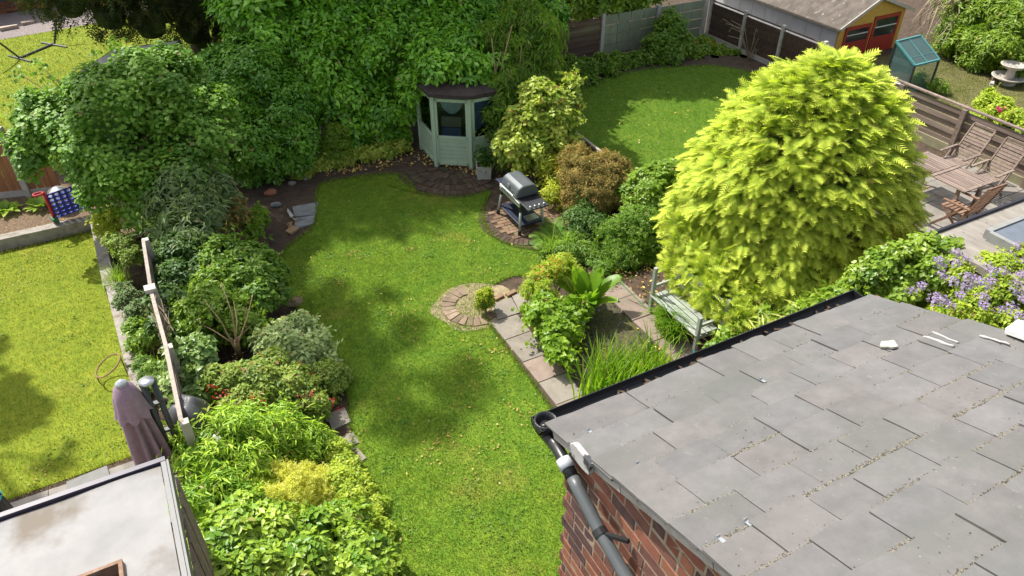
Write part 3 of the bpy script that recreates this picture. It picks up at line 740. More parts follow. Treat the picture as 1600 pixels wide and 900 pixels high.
def sealant(p, q, wd=.012):
    mb = MB(); n = 7; (a0, b0), (a1, b1) = on_roof(*p), on_roof(*q); pts = []
    for i in range(n):
        f = i / (n - 1); pts.append(rp(a0 + (a1 - a0) * f + R.uniform(-.005, .005), b0 + (b1 - b0) * f, .034))
    mb.tube(pts, [wd * R.uniform(.5, 1.1) for _ in pts], 6); mb.build('sealant', M['offwhite'], roofo, smooth=True)
sealant((1443, 534), (1490, 550), .009); sealant((1456, 527), (1497, 544), .008); sealant((1531, 533), (1578, 547), .009)
mb = MB(); a, b = on_roof(1389, 548)
mb.prism([rp(a + .05 * math.cos(t) * (1 + .3 * math.sin(3 * t)), b + .04 * math.sin(t) * (1 + .25 * math.cos(4 * t)), .031) for t in np.linspace(0, 6.28, 14)[:-1]], nrm * .012); mb.build('lichen_patch', surf('white_lichen', (.36, .36, .29), (.48, .48, .4), 30, .9), roofo)
for (x, y) in ((923, 682), (1000, 735), (1169, 826), (1127, 852), (1192, 602)):
    a, b = on_roof(x, y); mb = MB()
    mb.bar(rp(a, b + .012, .03), rp(a, b - .02, .028), .018, .003, up=nrm); mb.bar(rp(a, b + .013, .03), rp(a, b + .013, .042), .018, .003, up=down)
    mb.build('slate_clip', M['steel'], roofo)
a, b = on_roof(1590, 533)
mb = MB(); mb.prism([rp(a + dx, b + db, .04) for dx, db in ((-.05, -.06), (-.03, .05), (.12, .07), (.12, -.08))], nrm * .03); mb.build('lead_flashing', M['cleanwhite'], roofo)
mb = MB(); mb.tube([rp(HX1 - .1 + .05 * i, EB - .02, -.01) for i in range(4)], .03, 8); mb.build('clay_pipe_end', M['terracotta'], roofo, smooth=True)
# back slope and far gable, out of sight of the photograph but part of the building
mb = MB(); mb.prism([(HX0, RB, rz_(RB) + .02), (HX0, -6.6, 4.95), (HX0, -6.6, 4.9), (HX0, RB, rz_(RB) - .03)], (HX1 - HX0, 0, 0)); mb.build('rear_slope', M['slate'], house)
# gutter
gut = MB(); seg = 10; GX0, GX1, GB, GZ, GR = HX0 - .07, HX1 + .02, EB + .09, EZ - .025, .062
prof = [(math.cos(math.pi + math.pi * k / seg), math.sin(math.pi + math.pi * k / seg)) for k in range(seg + 1)]
outer = [(GB + GR * c, GZ + GR * s) for c, s in prof]; inner = [(GB + (GR - .006) * c, GZ + .002 + (GR - .006) * s) for c, s in prof][::-1]
gut.prism([(GX0, y, z) for y, z in outer + inner], (GX1 - GX0, 0, 0))
for x in (GX0, GX1 - .006): gut.prism([(x, y, z) for y, z in outer], (.006, 0, 0))
guto = gut.build('gutter', M['blackplastic'], house)
mb = MB(); mb.box(((HX0 + HX1) / 2, EB - .03, EZ - .07), (HX1 - HX0 - .1, .02, .15)); mb.build('fascia', M['blackplastic'], house)
db = MB()
for i in range(60):
    a = R.uniform(GX0 + .5, GX1 - .1); r = R.uniform(.008, .02); db.box((a, GB + R.uniform(-.03, .03), GZ - .035), (r * 2, r, r * .7), R.uniform(0, 3))
db.build('gutter_debris', M['soil'], guto, None, 'stuff')
pts = [pa(880, 692, HX0 - .03), pa(883, 722, HX0 - .035), pa(902, 762, HX0 - .045), pa(938, 832, HX0 - .045), pa(982, 908, HX0 - .045)]
e = pts[-1] + (pts[-1] - pts[-2]) * 1.2; pts += [e, np.array((HX0 - .045, e[1], 0.1))]
top = np.array((GX0 + .06, GB, GZ - .05))
pipe = MB(); pipe.tube([pts[1] + (pts[2] - pts[1]) * .55] + pts[2:], .034, 14); pipeo = pipe.build('downpipe', M['greyplastic'], house, smooth=True)
mb = MB(); mb.tube([top + (0, 0, .02), top - (0, 0, .06), pts[1] * .6 + top * .4, pts[1], pts[1] + (pts[2] - pts[1]) * .6], [.034, .034, .034, .036, .036], 14); mb.build('swan_neck', M['blackplastic'], pipeo, smooth=True)
mb = MB(); mb.lathe([(.045, -.09), (.062, -.04), (.066, .012), (.056, .012), (.052, -.03), (.03, -.07)], (GX0 + .06, GB, GZ - .005), 18); mb.build('hopper', M['blackplastic'], guto, smooth=True)
dq = unit(pts[2] - pts[1]); c_ = pts[1] + dq * .01
mb = MB(); mb.tube([c_ - dq * .03, c_ + dq * .03], .0435, 14); mb.build('tape_band', plain('silver_tape', (.5, .52, .55), .4), pipeo, smooth=True)
c_ = pts[3]; dq = unit(pts[4] - pts[3])
mb = MB(); mb.tube([c_ - dq * .018, c_ + dq * .018], .04, 14); mb.bar(c_, c_ + np.array((.05, -.16, .1)), .02, .02); mb.build('bracket', M['blackplastic'], pipeo)
# peeling eaves board at the corner
eb = [pa(x, y, HX0 - .06) for x, y in ((890, 694), (896, 694), (922, 726), (919, 742), (909, 732), (893, 712))]
mb = MB(); mb.prism(eb, (.03, 0, 0)); mb.build('eaves_board', surf('peeling_board', (.36, .35, .34), (.45, .44, .43), 16, .7, (.05, .05, .055), 9, (.52, .58), .5), house)
# ================================================================ FLAT ROOFED EXTENSION NEXT DOOR
ext = thing('flat_roof_extension', 'white membrane flat roof extension with dark edge trim', 'extension', (-3.5, 3.2, 0))
EX, EY, EH = -.72, 5.28, 2.8
mb = MB(); mb.box(((EX - 7.5) / 2 - .1, (EY - 2) / 2, (EH - .1) / 2), (EX + 7.3, EY + 1.8, EH - .1)); mb.build('wall', plain('render', (.42, .38, .33), .9), ext)
sk = G_((170, 893), (188, 887), z=EH); sx1, sy1 = sk[1][0], sk[1][1]; sx0, sy0 = sx1 - .75, sy1 - 1.0
top = MB()
xs = np.linspace(-7.6, EX - .06, 30); ys = np.linspace(-2, EY - .04, 30)
def mem_z(x, y): return EH + .012 * math.sin(1.7 * x + .6 * y) + .008 * math.sin(3.1 * y - x) + .005 * math.sin(7 * x + 3 * y)
def patch(x0, x1, y0, y1, nx, ny):
    V = [(x, y, mem_z(x, y)) for y in np.linspace(y0, y1, ny) for x in np.linspace(x0, x1, nx)]
    top.add(V, [(j * nx + i, j * nx + i + 1, (j + 1) * nx + i + 1, (j + 1) * nx + i) for j in range(ny - 1) for i in range(nx - 1)])
patch(-7.6, sx0, -2, EY - .04, 24, 20); patch(sx1, EX - .05, -2, EY - .04, 8, 20); patch(sx0, sx1, sy1, EY - .04, 6, 8); patch(sx0, sx1, -2, sy0, 6, 8)
top.build('roof', M['membrane'], ext, smooth=True)
mb = MB(); mb.box(((EX - 7.7) / 2, EY, EH - .03), (EX + 7.7, .05, .13)); mb.build('edge_trim', plain('dark_trim', (.035, .03, .06), .4), ext)
mb = MB(); mb.box((EX - .02, (EY - 2) / 2, EH + .005), (.04, EY + 2, .05)); mb.box((EX + .012, (EY - 2) / 2 - .01, EH - .06), (.02, EY + 2, .16)); mb.build('side_trim', plain('silver_trim', (.17, .17, .17), .55, 0), ext)
mb = MB(); mb.box((sx0 - .015, (sy0 + sy1) / 2, EH - .06), (.03, sy1 - sy0 + .06, .24)); mb.box((sx1 + .015, (sy0 + sy1) / 2, EH - .06), (.03, sy1 - sy0 + .06, .24)); mb.box(((sx0 + sx1) / 2, sy1 + .015, EH - .06), (sx1 - sx0, .03, .24)); mb.box(((sx0 + sx1) / 2, sy0 - .015, EH - .06), (sx1 - sx0, .03, .24)); rl = mb.build('roof_light', M['wood_teak'], ext)
mb = MB(); mb.box(((sx0 + sx1) / 2, (sy0 + sy1) / 2, EH - .09), (sx1 - sx0, sy1 - sy0, .02)); mb.build('pane', plain('dark_opening', (.01, .012, .012), .1), rl)  # near-black sheet stands in for the dark inside of the opening
for i in range(22):
    box_part('cladding_board', (EX + .03 + R.uniform(-.002, .004), EY - .12 - i * .2, 1.3), (.022, .192, 2.6), M['wood_grey_x'], ext)
# ================================================================ FENCES
def prop_rail(name, p, q, wd, ht, mat, parent): return MB().bar(p, q, wd, ht).build(name, mat, parent)
# boundary fence between the two gardens
lf = thing('boundary_fence', 'bleached low fence with concrete cap behind the border shrubs', 'fence', (-.64, 9.4, 0))
ps = [(-.62, 11.5), (-.67, 10.0), (-.64, 8.6), (-.66, 7.1)]
for i in range(3):
    (ax, ay), (bx, by) = ps[i], ps[i + 1]
    mb = MB(); mb.bar((ax, ay, 1.5 + .01 * i), (bx, by, 1.5), .05, .05); mb.build('rail', M['rail'], lf)
    for k in range(9):
        z = .1 + k * .155
        mb = MB(); mb.bar((ax + .02 * (k % 2), ay, z), (bx + .02 * (k % 2), by, z), .016, .16); mb.build('slat', M['wood_grey'], lf)
for (ax, ay) in ps:
    box_part('post', (ax + .03, ay, .76), (.1, .1, 1.52), M['concrete'], lf)
box_part('post_cap', (-.67, 10.0, 1.56), (.15, .15, .06), M['concrete'], lf)
tw = MB()
for k in range(26):
    y0 = R.uniform(9.0, 9.9); pts_ = [(-.63 + R.uniform(-.12, .12), y0 + R.uniform(-.25, .25), 1.42 + R.uniform(-.3, .14)) for _ in range(4)]
    tw.tube(pts_, .004, 4)
tw.build('dry_stems', M['twig_tan'], lf, None, 'stuff')
# orange fence at the end of the neighbouring bed
of = thing('board_fence', 'orange brown board fence with concrete posts behind hostas', 'fence', (-4, 17.3, 0))
for i in range(28):
    x = -2.82 - i * .15 if i < 24 else -2.6 + (i - 24) * .15
    y = 17.15 + (-2.85 - x) * .6 * .45
    box_part('board', (x, y, .82), (.146, .02, 1.4), M['wood_orange'], of, -.27)
for x in (-2.73, -4.55, -6.3):
    y = 17.1 + (-2.73 - x) * .27; box_part('post', (x, y - .02, .82), (.11, .11, 1.64), M['concrete'], of, -.27)
mb = MB(); mb.bar((-2.1, 16.95, .1), (-6.3, 18.05, .1), .05, .2); mb.build('gravel_board', M['concrete'], of)
# rear fence of the curving lawn
rf = thing('panel_fence', 'brown and green panel fence at the back of the curving lawn', 'fence', (14, 18.6, 0))
def zt(px, B): return float(at(px[0], px[1], B)[2])
FY = 18.6
PX = [at(862, 90, FY)[0], at(940, 60, FY)[0], at(1026, 40, FY)[0], at(1099, 30, FY)[0]]
hts = [zt((870, 42), FY), zt((945, 25), FY), zt((1028, 12), FY), 1.6]
nsl = 18
for k in range(nsl):
    z = .12 + k * (hts[0] - .05) / nsl
    mb = MB(); mb.bar((PX[0] - .6, FY + .01 * (k % 2), z), (PX[1] - .07, FY + .01 * (k % 2), z), .018, .06); mb.build('slat', M['wood_dark'], rf)
for j in (1, 2):
    wdt = (PX[j + 1] - PX[j] - .16) / 4
    for k in range(4):
        x = PX[j] + .08 + wdt * (k + .5)
        for q in range(4):
            hq = (hts[j] - .06) / 4
            box_part('board', (x, FY + R.uniform(-.003, .003), .07 + hq * (q + .5)), (wdt - .02, .022, hq - .018), M['wood_green'], rf)
for j in range(1, 4):
    box_part('post', (PX[j], FY, hts[min(j, 3)] / 2 + .04), (.12, .12, hts[min(j, 3)] + .08), M['concrete'], rf)
bf = thing('side_fence', 'dark brown panel fence beside the white shed wall', 'fence', (17.0, 15.5, 0))
FX = 17.0
b1, b2 = float(pa(1107, 40, FX)[1]), float(pa(1160, 55, FX)[1])
ptop = float(pa(1167, 22, FX)[2]); sp_ = [b1, b2, 2 * b2 - b1, 3 * b2 - 2 * b1]
for i in range(3):
    for k in range(9):
        z = .2 + k * (ptop - .22) / 9
        mb = MB(); mb.bar((FX + .008 * (k % 2), sp_[i] - .06, z), (FX + .008 * (k % 2), sp_[i + 1] + .06, z), .02, (ptop - .2) / 9 + .012); mb.build('slat', M['wood_brown'], bf)
    mb = MB(); mb.bar((FX, sp_[i] - .06, ptop + .01), (FX, sp_[i + 1] + .06, ptop + .01), .05, .03); mb.build('cap_rail', M['wood_brown'], bf)
    mb = MB(); mb.bar((FX, sp_[i] - .06, .07), (FX, sp_[i + 1] + .06, .07), .05, .16); mb.build('gravel_board', M['concrete'], bf)
for b in sp_: box_part('post', (FX, b, ptop / 2 + .04), (.11, .1, ptop + .1), M['concrete'], bf)
# diagonal fence far behind, seen over the panel fence
df = thing('slatted_fence', 'pale slatted fence running away behind the brown panel', 'fence', (11.3, 20.5, 0))
p0, p1 = np.array((10.0, 22.5)), np.array((12.7, 19.2))
for k in range(12):
    z = .12 + k * .13; mb = MB(); mb.bar((*p0, z), (*p1, z), .02, .1); mb.build('slat', M['wood_grey'], df)
for f in (0, .5, 1): q = p0 + (p1 - p0) * f; box_part('post', (*q, .85), (.09, .09, 1.7), M['wood_grey_x'], df)
# boarded fence behind the dining set
hf = thing('horizontal_fence', 'weathered horizontal board fence behind the dining set', 'fence', (16.6, 8.5, 0))
HX = 16.62
posts = [10.9, float(pa(1497, 208, HX)[1]), float(pa(1600, 268, HX)[1])]
ft = float(pa(1515, 172, HX)[2]); posts[2] = posts[1] - 1.85; posts.append(posts[2] - 1.85); posts.insert(0, posts[0] + 1.8)
nbd = 7
for i in range(len(posts) - 1):
    for k in range(nbd):
        z = .27 + k * (ft - .26) / nbd
        mb = MB(); mb.bar((HX + .034 * (k % 2), posts[i] - .03, z + R.uniform(-.01, .01)), (HX + .034 * (k % 2), posts[i + 1] + .03, z + R.uniform(-.01, .01)), .018, (ft - .24) / nbd - .012); mb.build('board', M['wood_grey'], hf)
    mb = MB(); mb.bar((HX, posts[i], ft + .03), (HX, posts[i + 1], ft + .03), .09, .035); mb.build('cap_rail', M['wood_grey_x'], hf)
    mb = MB(); mb.bar((HX - .03, posts[i], .12), (HX - .03, posts[i + 1], .12), .04, .22); mb.build('gravel_board', surf('mossy_board', (.22, .2, .12), (.3, .28, .18), 8, .9), hf)
for b in posts: box_part('post', (HX - .06, b, ft / 2), (.1, .11, ft), M['wood_grey_x'], hf)
# low divider beside the dry shrub
dv = thing('low_fence', 'low mossy fence top showing beyond the dry brown shrub', 'fence', (8.3, 11, 0))
for k in range(5): mb = MB(); mb.bar((8.42, 13.2, .1 + k * .16), (8.3, 9.2, .1 + k * .16), .02, .15); mb.build('slat', M['wood_grey'], dv)
mb = MB(); mb.bar((8.42, 13.2, .84), (8.3, 9.2, .84), .06, .04); mb.build('cap_rail', M['rail'], dv)
for b in (13.1, 11.2, 9.3): box_part('post', (8.4 - (13.2 - b) * .03, b, .43), (.08, .08, .86), M['wood_grey_x'], dv)
# ================================================================ SUMMERHOUSE
sh = thing('summerhouse', 'small sage green corner summerhouse with glazed door under the laurel', 'summerhouse', (6.3, 14.6, 0))
A0, A1, A2, A3 = np.array((5.64, 15.35)), np.array((5.60, 14.36)), np.array((6.27, 13.88)), np.array((7.25, 13.86))
A4 = np.array((7.25, 15.35)); WH = 1.72
def wall_seg(p, q, z0, z1, th, name, mat, parent, inset=0.0):
    p3 = np.array((*p, (z0 + z1) / 2)); q3 = np.array((*q, (z0 + z1) / 2)); return MB().bar(p3, q3, th, z1 - z0).build(name, mat, parent)
def panel(p, q, nm, base_h, door=False):
    d = (q - p); L = np.linalg.norm(d); d = d / L; n = np.array((d[1], -d[0])); n = n if np.dot(n, (p + q) / 2 - np.array((6.6, 14.9))) > 0 else -n
    o_ = n * .012
    fr = MB(); fwd = .055
    for f in (fwd / 2 + .04, L - fwd / 2 - .04): fr.bar((*(p + d * f + o_), .06), (*(p + d * f + o_), WH - .06), fwd, .045, up=(*n, 0))
    for z in (.1, base_h, WH - .1): fr.bar((*(p + d * .05 + o_), z), (*(p + d * (L - .05) + o_), z), .045, .07)
    f_ = fr.build(nm, M['green_paint'], sh)
    nb_ = 6; hh_ = (base_h - .16) / nb_
    for k in range(nb_):
        z = .135 + hh_ * (k + .5)
        mb = MB(); mb.bar((*(p + d * .09 + n * (.004 + .004 * (k % 2))), z), (*(p + d * (L - .09) + n * (.004 + .004 * (k % 2))), z), .02, hh_ - .006); mb.build('board', M['green_paint'], f_)
    mb = MB(); mb.bar((*(p + d * .09), (base_h + WH) / 2 - .05), (*(p + d * (L - .09)), (base_h + WH) / 2 - .05), .006, WH - base_h - .15); mb.build('pane', M['glass_dark'], f_)
    return f_, d, n, L
f1, *_ = panel(A0, A1, 'side_panel', .72)
f2, dd, dn, dl = panel(A1, A2, 'door', .74)
f3, *_ = panel(A2, A3, 'side_panel', .72)
m_ = A1 + dd * .13 + dn * .04
mb = MB(); mb.box((*m_, .95), (.02, .02, .07)); mb.build('handle', M['darkmetal'], f2)
for p in (A0, A1, A2, A3): box_part('corner_post', (p[0] + .0, p[1] - .015, WH / 2), (.085, .085, WH), M['green_paint'], sh, .6)
wall_seg(A3, A4, 0, WH, .04, 'rear_wall', M['interior'], sh); wall_seg(A4, A0, 0, WH, .04, 'rear_wall', M['interior'], sh)
fl = [(*a, .05) for a in (A0, A1, A2, A3, A4)]
mb = MB(); mb.prism(fl, (0, 0, .03)); mb.build('floor_boards', M['interior'], sh)
# lace valance in the door, a little bench inside
mb = MB(); pv = A1 + dd * .16; qv = A1 + dd * (dl - .16); nv = 14
top_, low_ = [], []
for i in range(nv):
    f = i / (nv - 1); b = pv + (qv - pv) * f - dn * .03 - dn * .008 * math.sin(9 * f)
    top_.append((*b, WH - .14)); low_.append((*b, WH - .16 - .26 * math.sin(math.pi * f) ** .6 - .012 * abs(math.sin(12 * f))))
mb.add(np.array(top_ + low_), [(i, i + 1, nv + i + 1, nv + i) for i in range(nv - 1)]); mb.build('lace_valance', M['lace'], f2)
mb = MB(); mb.box((6.75, 14.75, .42), (.6, .9, .06)); mb.box((6.75, 14.75, .2), (.5, .8, .36)); mb.build('seat_box', plain('navy_cushion', (.03, .04, .09), .9), sh)
for za, zb_, off_, mt in ((.76, .96, .05, plain('blue_cushion', (.1, .13, .26), .9)), (.96, 1.2, .09, plain('wicker_back', (.36, .26, .17), .9))):
    a_i = A1 + dd * .16 - dn * off_; b_i = A1 + dd * (dl - .22) - dn * off_; mb = MB(); mb.bar((*a_i, (za + zb_) / 2), (*b_i, (za + zb_) / 2), .03, zb_ - za); mb.build('chair_back', mt, sh)
for p_, q_, f0, f1 in ((A2, A3, .12, .75), (A0, A1, .55, .9)):
    d_ = (q_ - p_); n_i = unit(np.array((6.6, 14.9)) - (p_ + q_) / 2); nv = 16; t2, l2 = [], []
    for i in range(nv):
        f = i / (nv - 1); b_ = p_ + d_ * (f0 + (f1 - f0) * f) + n_i * (.05 + .012 * math.sin(14 * f)); t2.append((*b_, WH - .12)); l2.append((*b_, .82 + .45 * f))
    mb = MB(); mb.add(np.array(t2 + l2), [(i, i + 1, nv + i + 1, nv + i) for i in range(nv - 1)]); mb.build('curtain', plain('faded_blue_curtain', (.22, .28, .38), .9) if f0 < .5 else M['lace'], sh)
ap = np.array((6.55, 14.75)); ev = []
for a in (A0 + (-.12, .1), A1 + (-.12, -.08), A2 + (-.06, -.14), A3 + (.1, -.12), A4 + (.1, .1)): ev.append(a)
mb = MB(); V = [(*a, WH - .0) for a in ev] + [(*a, WH + .07) for a in ev] + [(*ap, WH + .3)]; n = len(ev)
mb.add(np.array(V), [tuple(range(n))] + [(i, (i + 1) % n, n + (i + 1) % n, n + i) for i in range(n)] + [(n + i, n + (i + 1) % n, 2 * n) for i in range(n)]); mb.build('roof', M['felt_dark'], sh)
# planter
pl = thing('planter', 'white square planter of leafy stems by the summerhouse door', 'planter', (6.33, 13.33, 0))
q = .16
mb = MB(); mb.T = np.eye(4); a_ = -.45; mb.T[:2, :2] = [[math.cos(a_), -math.sin(a_)], [math.sin(a_), math.cos(a_)]]; mb.T[:3, 3] = (6.33, 13.36, 0)
def frust(mb, r0, r1, z0, z1): mb.add([(-r0, -r0, z0), (r0, -r0, z0), (r0, r0, z0), (-r0, r0, z0), (-r1, -r1, z1), (r1, -r1, z1), (r1, r1, z1), (-r1, r1, z1)], [(0, 3, 2, 1), (0, 1, 5, 4), (1, 2, 6, 5), (2, 3, 7, 6), (3, 0, 4, 7)])
frust(mb, .15, .17, 0, .33); mb.add([(-.17, -.17, .33), (.17, -.17, .33), (.17, .17, .33), (-.17, .17, .33), (-.145, -.145, .33), (.145, -.145, .33), (.145, .145, .33), (-.145, .145, .33), (-.145, -.145, .29), (.145, -.145, .29), (.145, .145, .29), (-.145, .145, .29)],
      [(0, 1, 5, 4), (1, 2, 6, 5), (2, 3, 7, 6), (3, 0, 4, 7), (4, 5, 9, 8), (5, 6, 10, 9), (6, 7, 11, 10), (7, 4, 8, 11)]); mb.build('pot', surf('stone_white', (.45, .44, .4), (.55, .54, .5), 8, .9), pl)
mb = MB(); mb.box((6.33, 13.36, .28), (.26, .26, .03), a_); mb.build('compost', M['soil'], pl)
# ================================================================ BARBECUE
bq = thing('barbecue', 'grey hooded gas barbecue on splayed legs with lower shelf', 'barbecue', (6.15, 11.3, 0))
yc, xf, xb = 11.32, 5.93, 6.42
mb = MB(); mb.box(((xf + xb) / 2 + .01, yc, .64), (xb - xf, .86, .14)); mb.build('firebox', M['blackplastic'], bq, bevel=.012)
hd = MB(); prof = [(-.24, 0), (-.24, .1), (-.2, .2), (-.1, .25), (.12, .25), (.22, .18), (.25, .05), (.25, 0)]
hd.prism([((xf + xb) / 2 + x, yc - .27, .715 + z) for x, z in prof], (0, .66, 0)); hood = hd.build('hood', M['hood'], bq, bevel=.03)
mb = MB(); mb.lathe([(.045, 0), (.045, .012), (.03, .02)], (0, 0, 0), 14); V = np.vstack(mb.V); V = V[:, [2, 1, 0]] * (-1, 1, 1) + (xf - .0 + .005, yc + .08, .86)
me = np_mesh('thermometer', V - wloc(bq), polys=mb.P, mat=M['steel']); new_obj('thermometer', me, hood)
mb = MB(); mb.tube([(xf - .005, yc - .2, .78), (xf - .05, yc - .2, .78), (xf - .05, yc + .34, .78), (xf - .005, yc + .34, .78)], .012, 8); mb.build('handle', M['steel'], hood)
mb = MB(); mb.box(((xf + xb) / 2, yc - .57, .69), (.46, .3, .035)); sd = mb.build('side_burner_panel', M['darkmetal'], bq, bevel=.006)
mb = MB(); mb.box((xf - .015, yc, .665), (.03, .84, .1)); fp = mb.build('control_panel', M['steel'], bq, bevel=.004)
for k in range(4):
    mb = MB(); mb.tube([(6.02 + k * .1, yc - .66, .7), (6.02 + k * .1, yc - .66, .745)], [.026, .022], 12); mb.build('knob', M['steel'], sd, smooth=True)
mb = MB(); mb.box(((xf + xb) / 2, yc + .56, .69), (.44, .26, .03)); mb.build('side_table', M['navy'], bq, bevel=.006)
for (x, y, dx, dy) in ((xf + .02, yc - .4, -.06, -.07), (xf + .02, yc + .38, -.06, .09), (xb - .02, yc - .4, .04, -.07), (xb - .02, yc + .38, .04, .09)):
    lm = MB(); lm.tube([(x, y, .6), (x + dx, y + dy, .07)], .026, 12); lg = lm.build('leg', M['leg_grey'], bq, smooth=True)
    mb = MB(); mb.tube([(x + dx * .9, y + dy * .9, .11), (x + dx * 1.05, y + dy * 1.05, .0)], [.034, .034], 12); mb.build('foot', M['blackplastic'], lg)
    mb = MB(); mb.tube([(x - dx * .12, y - dy * .12, .66), (x + dx * .2, y + dy * .2, .5)], [.036, .032], 12); mb.build('leg_bracket', M['blackplastic'], lg)
mb = MB(); mb.box(((xf + xb) / 2, yc, .2), (.52, .92, .04)); mb.build('shelf', M['navy'], bq, bevel=.008)
mb = MB(); mb.box((6.25, yc - .3, .235), (.26, .2, .03)); tray = mb.build('drip_tray', M['steel'], bq)
# ================================================================ BENCH
bn = thing('garden_bench', 'grey green slatted bench half under the golden conifer', 'bench', (6.95, 7.05, 0))
YA, YB, XF, XB = 7.62, 6.44, 6.7, 7.15
for y, hgt in ((YA, .98), (YB, .78)):
    mb = MB(); mb.box((XF, y, hgt / 2), (.06, .06, hgt)); mb.build('leg', M['bench_paint'], bn, bevel=.004)
    mb = MB(); mb.bar((XB, y, 0), (XB + .1, y, .92), .06, .06); mb.build('leg', M['bench_paint'], bn)
    mb = MB(); mb.bar((XF, y, .6), (XB + .06, y, .6), .04, .05); mb.build('armrest', M['bench_paint'], bn)
    mb = MB(); mb.bar((XF, y, .37), (XB, y, .35), .035, .06); mb.build('stretcher', M['bench_paint'], bn)
for k in range(4):
    x = XF + .0 + k * .118
    mb = MB(); mb.box((x, (YA + YB) / 2, .42 - .005 * k), (.095, YA - YB + .02, .022)); mb.build('slat', M['bench_paint'], bn, bevel=.003)
for k in range(3):
    z = .55 + k * .13; mb = MB(); mb.box((XB + .02 + .03 * k, (YA + YB) / 2, z), (.02, YA - YB, .09)); mb.build('slat', M['bench_paint'], bn)
mb = MB(); mb.lathe([(.0, -.03), (.028, -.015), (.032, 0), (.028, .018), (.0, .03)], (6.66, 6.4, .1), 12); mb.build('ball_ornament', plain('aqua_ball', (.12, .36, .42), .4), None, 'small aqua ball resting at the foot of the bench leg', None, 'ball', smooth=True)
mb = MB(); mb.tube([gz(968, 440, .35), gz(1015, 487, .02)], .009, 6); mb.build('garden_cane', plain('green_cane', (.1, .35, .12), .6), None, 'thin green cane leaning over the pond coping', None, 'cane')
# ================================================================ DINING SET
tb = thing('patio_table', 'weathered slatted table set between the wooden folding chairs', 'table', (14.4, 7.85, 0))
tc = G_((1460, 240), (1537, 283), (1500, 300), (1445, 262), z=.72)
tx0, tx1, ty0, ty1 = 13.92, 14.82, 7.2, 8.62
for k in range(11):
    x = tx0 + (tx1 - tx0) * (k + .5) / 11
    for (ya, yb2) in ((ty0, (ty0 + ty1) / 2 - .06), ((ty0 + ty1) / 2 + .06, ty1)):
        box_part('slat', (x, (ya + yb2) / 2, .72), ((tx1 - tx0) / 11 - .014, yb2 - ya, .022), M['wood_grey'], tb)
for y in (ty0 - .03, (ty0 + ty1) / 2, ty1 + .03): box_part('end_board', ((tx0 + tx1) / 2, y, .723), (tx1 - tx0, .075, .024), M['wood_grey_x'], tb)
for x in (tx0 + .08, tx1 - .08):
    for y in (ty0 + .1, ty1 - .1): box_part('leg', (x, y, .355), (.06, .06, .71), M['wood_grey_x'], tb)
def chair(loc, rz, label, recl=.38, mat='wood_grey_x', smat='wood_grey_x', upright=False):
    t = thing('folding_chair', label, 'chair', loc, 'slatted folding chairs round the patio table')
    q = np.eye(4); q[:2, :2] = [[math.cos(rz), -math.sin(rz)], [math.sin(rz), math.cos(rz)]]; q[:3, 3] = loc
    def mk(nm, mt, fn):
        mb = MB(); mb.T = q; fn(mb); return mb.build(nm, M[mt], t)
    wd, bh_ = .5, .78
    bx = lambda s: -.22 - s * math.sin(recl) * bh_; bz = lambda s: .4 + s * math.cos(recl) * bh_
    bk = mk('back_frame', mat, lambda b: [b.bar((bx(-.1), s * wd / 2, bz(-.1)), (bx(1), s * wd / 2, bz(1)), .03, .045) for s in (-1, 1)] + [b.bar((bx(1), -wd / 2, bz(1)), (bx(1), wd / 2, bz(1)), .03, .05)])
    for k in range(10):
        s = .06 + .09 * k; mk('slat', smat, lambda b: b.bar((bx(s) + .004, -wd / 2 + .015, bz(s)), (bx(s) + .004, wd / 2 - .015, bz(s)), .014, .05, up=(-math.sin(recl), 0, math.cos(recl))))
    for k in range(6): mk('seat_slat', smat, lambda b: b.box((-.17 + k * .085, 0, .405 + .006 * k), (.06, wd - .03, .018)))
    for s in (-1, 1):
        mk('leg', mat, lambda b: b.bar((.28, s * (wd / 2 + .02), .0), (-.2, s * (wd / 2 + .02), .62), .028, .04))
        mk('leg', mat, lambda b: b.bar((-.36, s * (wd / 2 - .02), .0), (.24, s * (wd / 2 - .02), .42), .028, .04))
        mk('armrest', mat, lambda b: b.bar((-.32, s * (wd / 2 + .03), .62), (.25, s * (wd / 2 + .03), .6), .055, .025))
    return t
chair((15.55, 8.42, .03), math.pi, 'folding chair with reclined back against the fence post', .5)
chair((15.5, 7.62, .03), math.pi, 'reclined folding chair by the fence, nearer the felt roof', .5)
chair((13.42, 8.0, .03), 0, 'upright brown folding chair with its back to the golden conifer', .16, 'wood_teak', 'wood_teak')
chair((13.8, 7.02, .03), math.pi / 2, 'large brown folding chair turned away at the table end', .34, 'wood_teak', 'wood_teak')
# ================================================================ FELT ROOF AND SKYLIGHT
fx = thing('felt_roof_extension', 'grey felt flat roof extension with a pale roof light', 'extension', (10.5, 3, 0))
mb = MB(); mb.box((11.2, 2.6, 1.29), (4.9, 3.9, 2.58)); mb.build('wall', M['oldbrick'], fx)
mb = MB(); mb.box((11.2, 2.6, 2.65), (5.1, 4.1, .1)); mb.build('roof', M['felt'], fx)
mb = MB(); mb.box((11.2, 4.67, 2.66), (5.14, .035, .16)); mb.build('edge_trim', plain('black_trim', (.02, .02, .03), .4), fx)
a = gz(1560, 378, 2.75); b = gz(1640, 345, 2.75)
kx0, ky1 = float(a[0]), 4.28
mb = MB()
for (c, d) in (((kx0 + .5, ky1, 2.76), (1.0, .07, .14)), ((kx0 + .5, ky1 - .75, 2.76), (1.0, .07, .14)), ((kx0, ky1 - .375, 2.76), (.07, .68, .14)), ((kx0 + 1, ky1 - .375, 2.76), (.07, .68, .14))): mb.box(c, d)
rl2 = mb.build('roof_light', plain('pale_kerb', (.25, .25, .24), .6), fx)
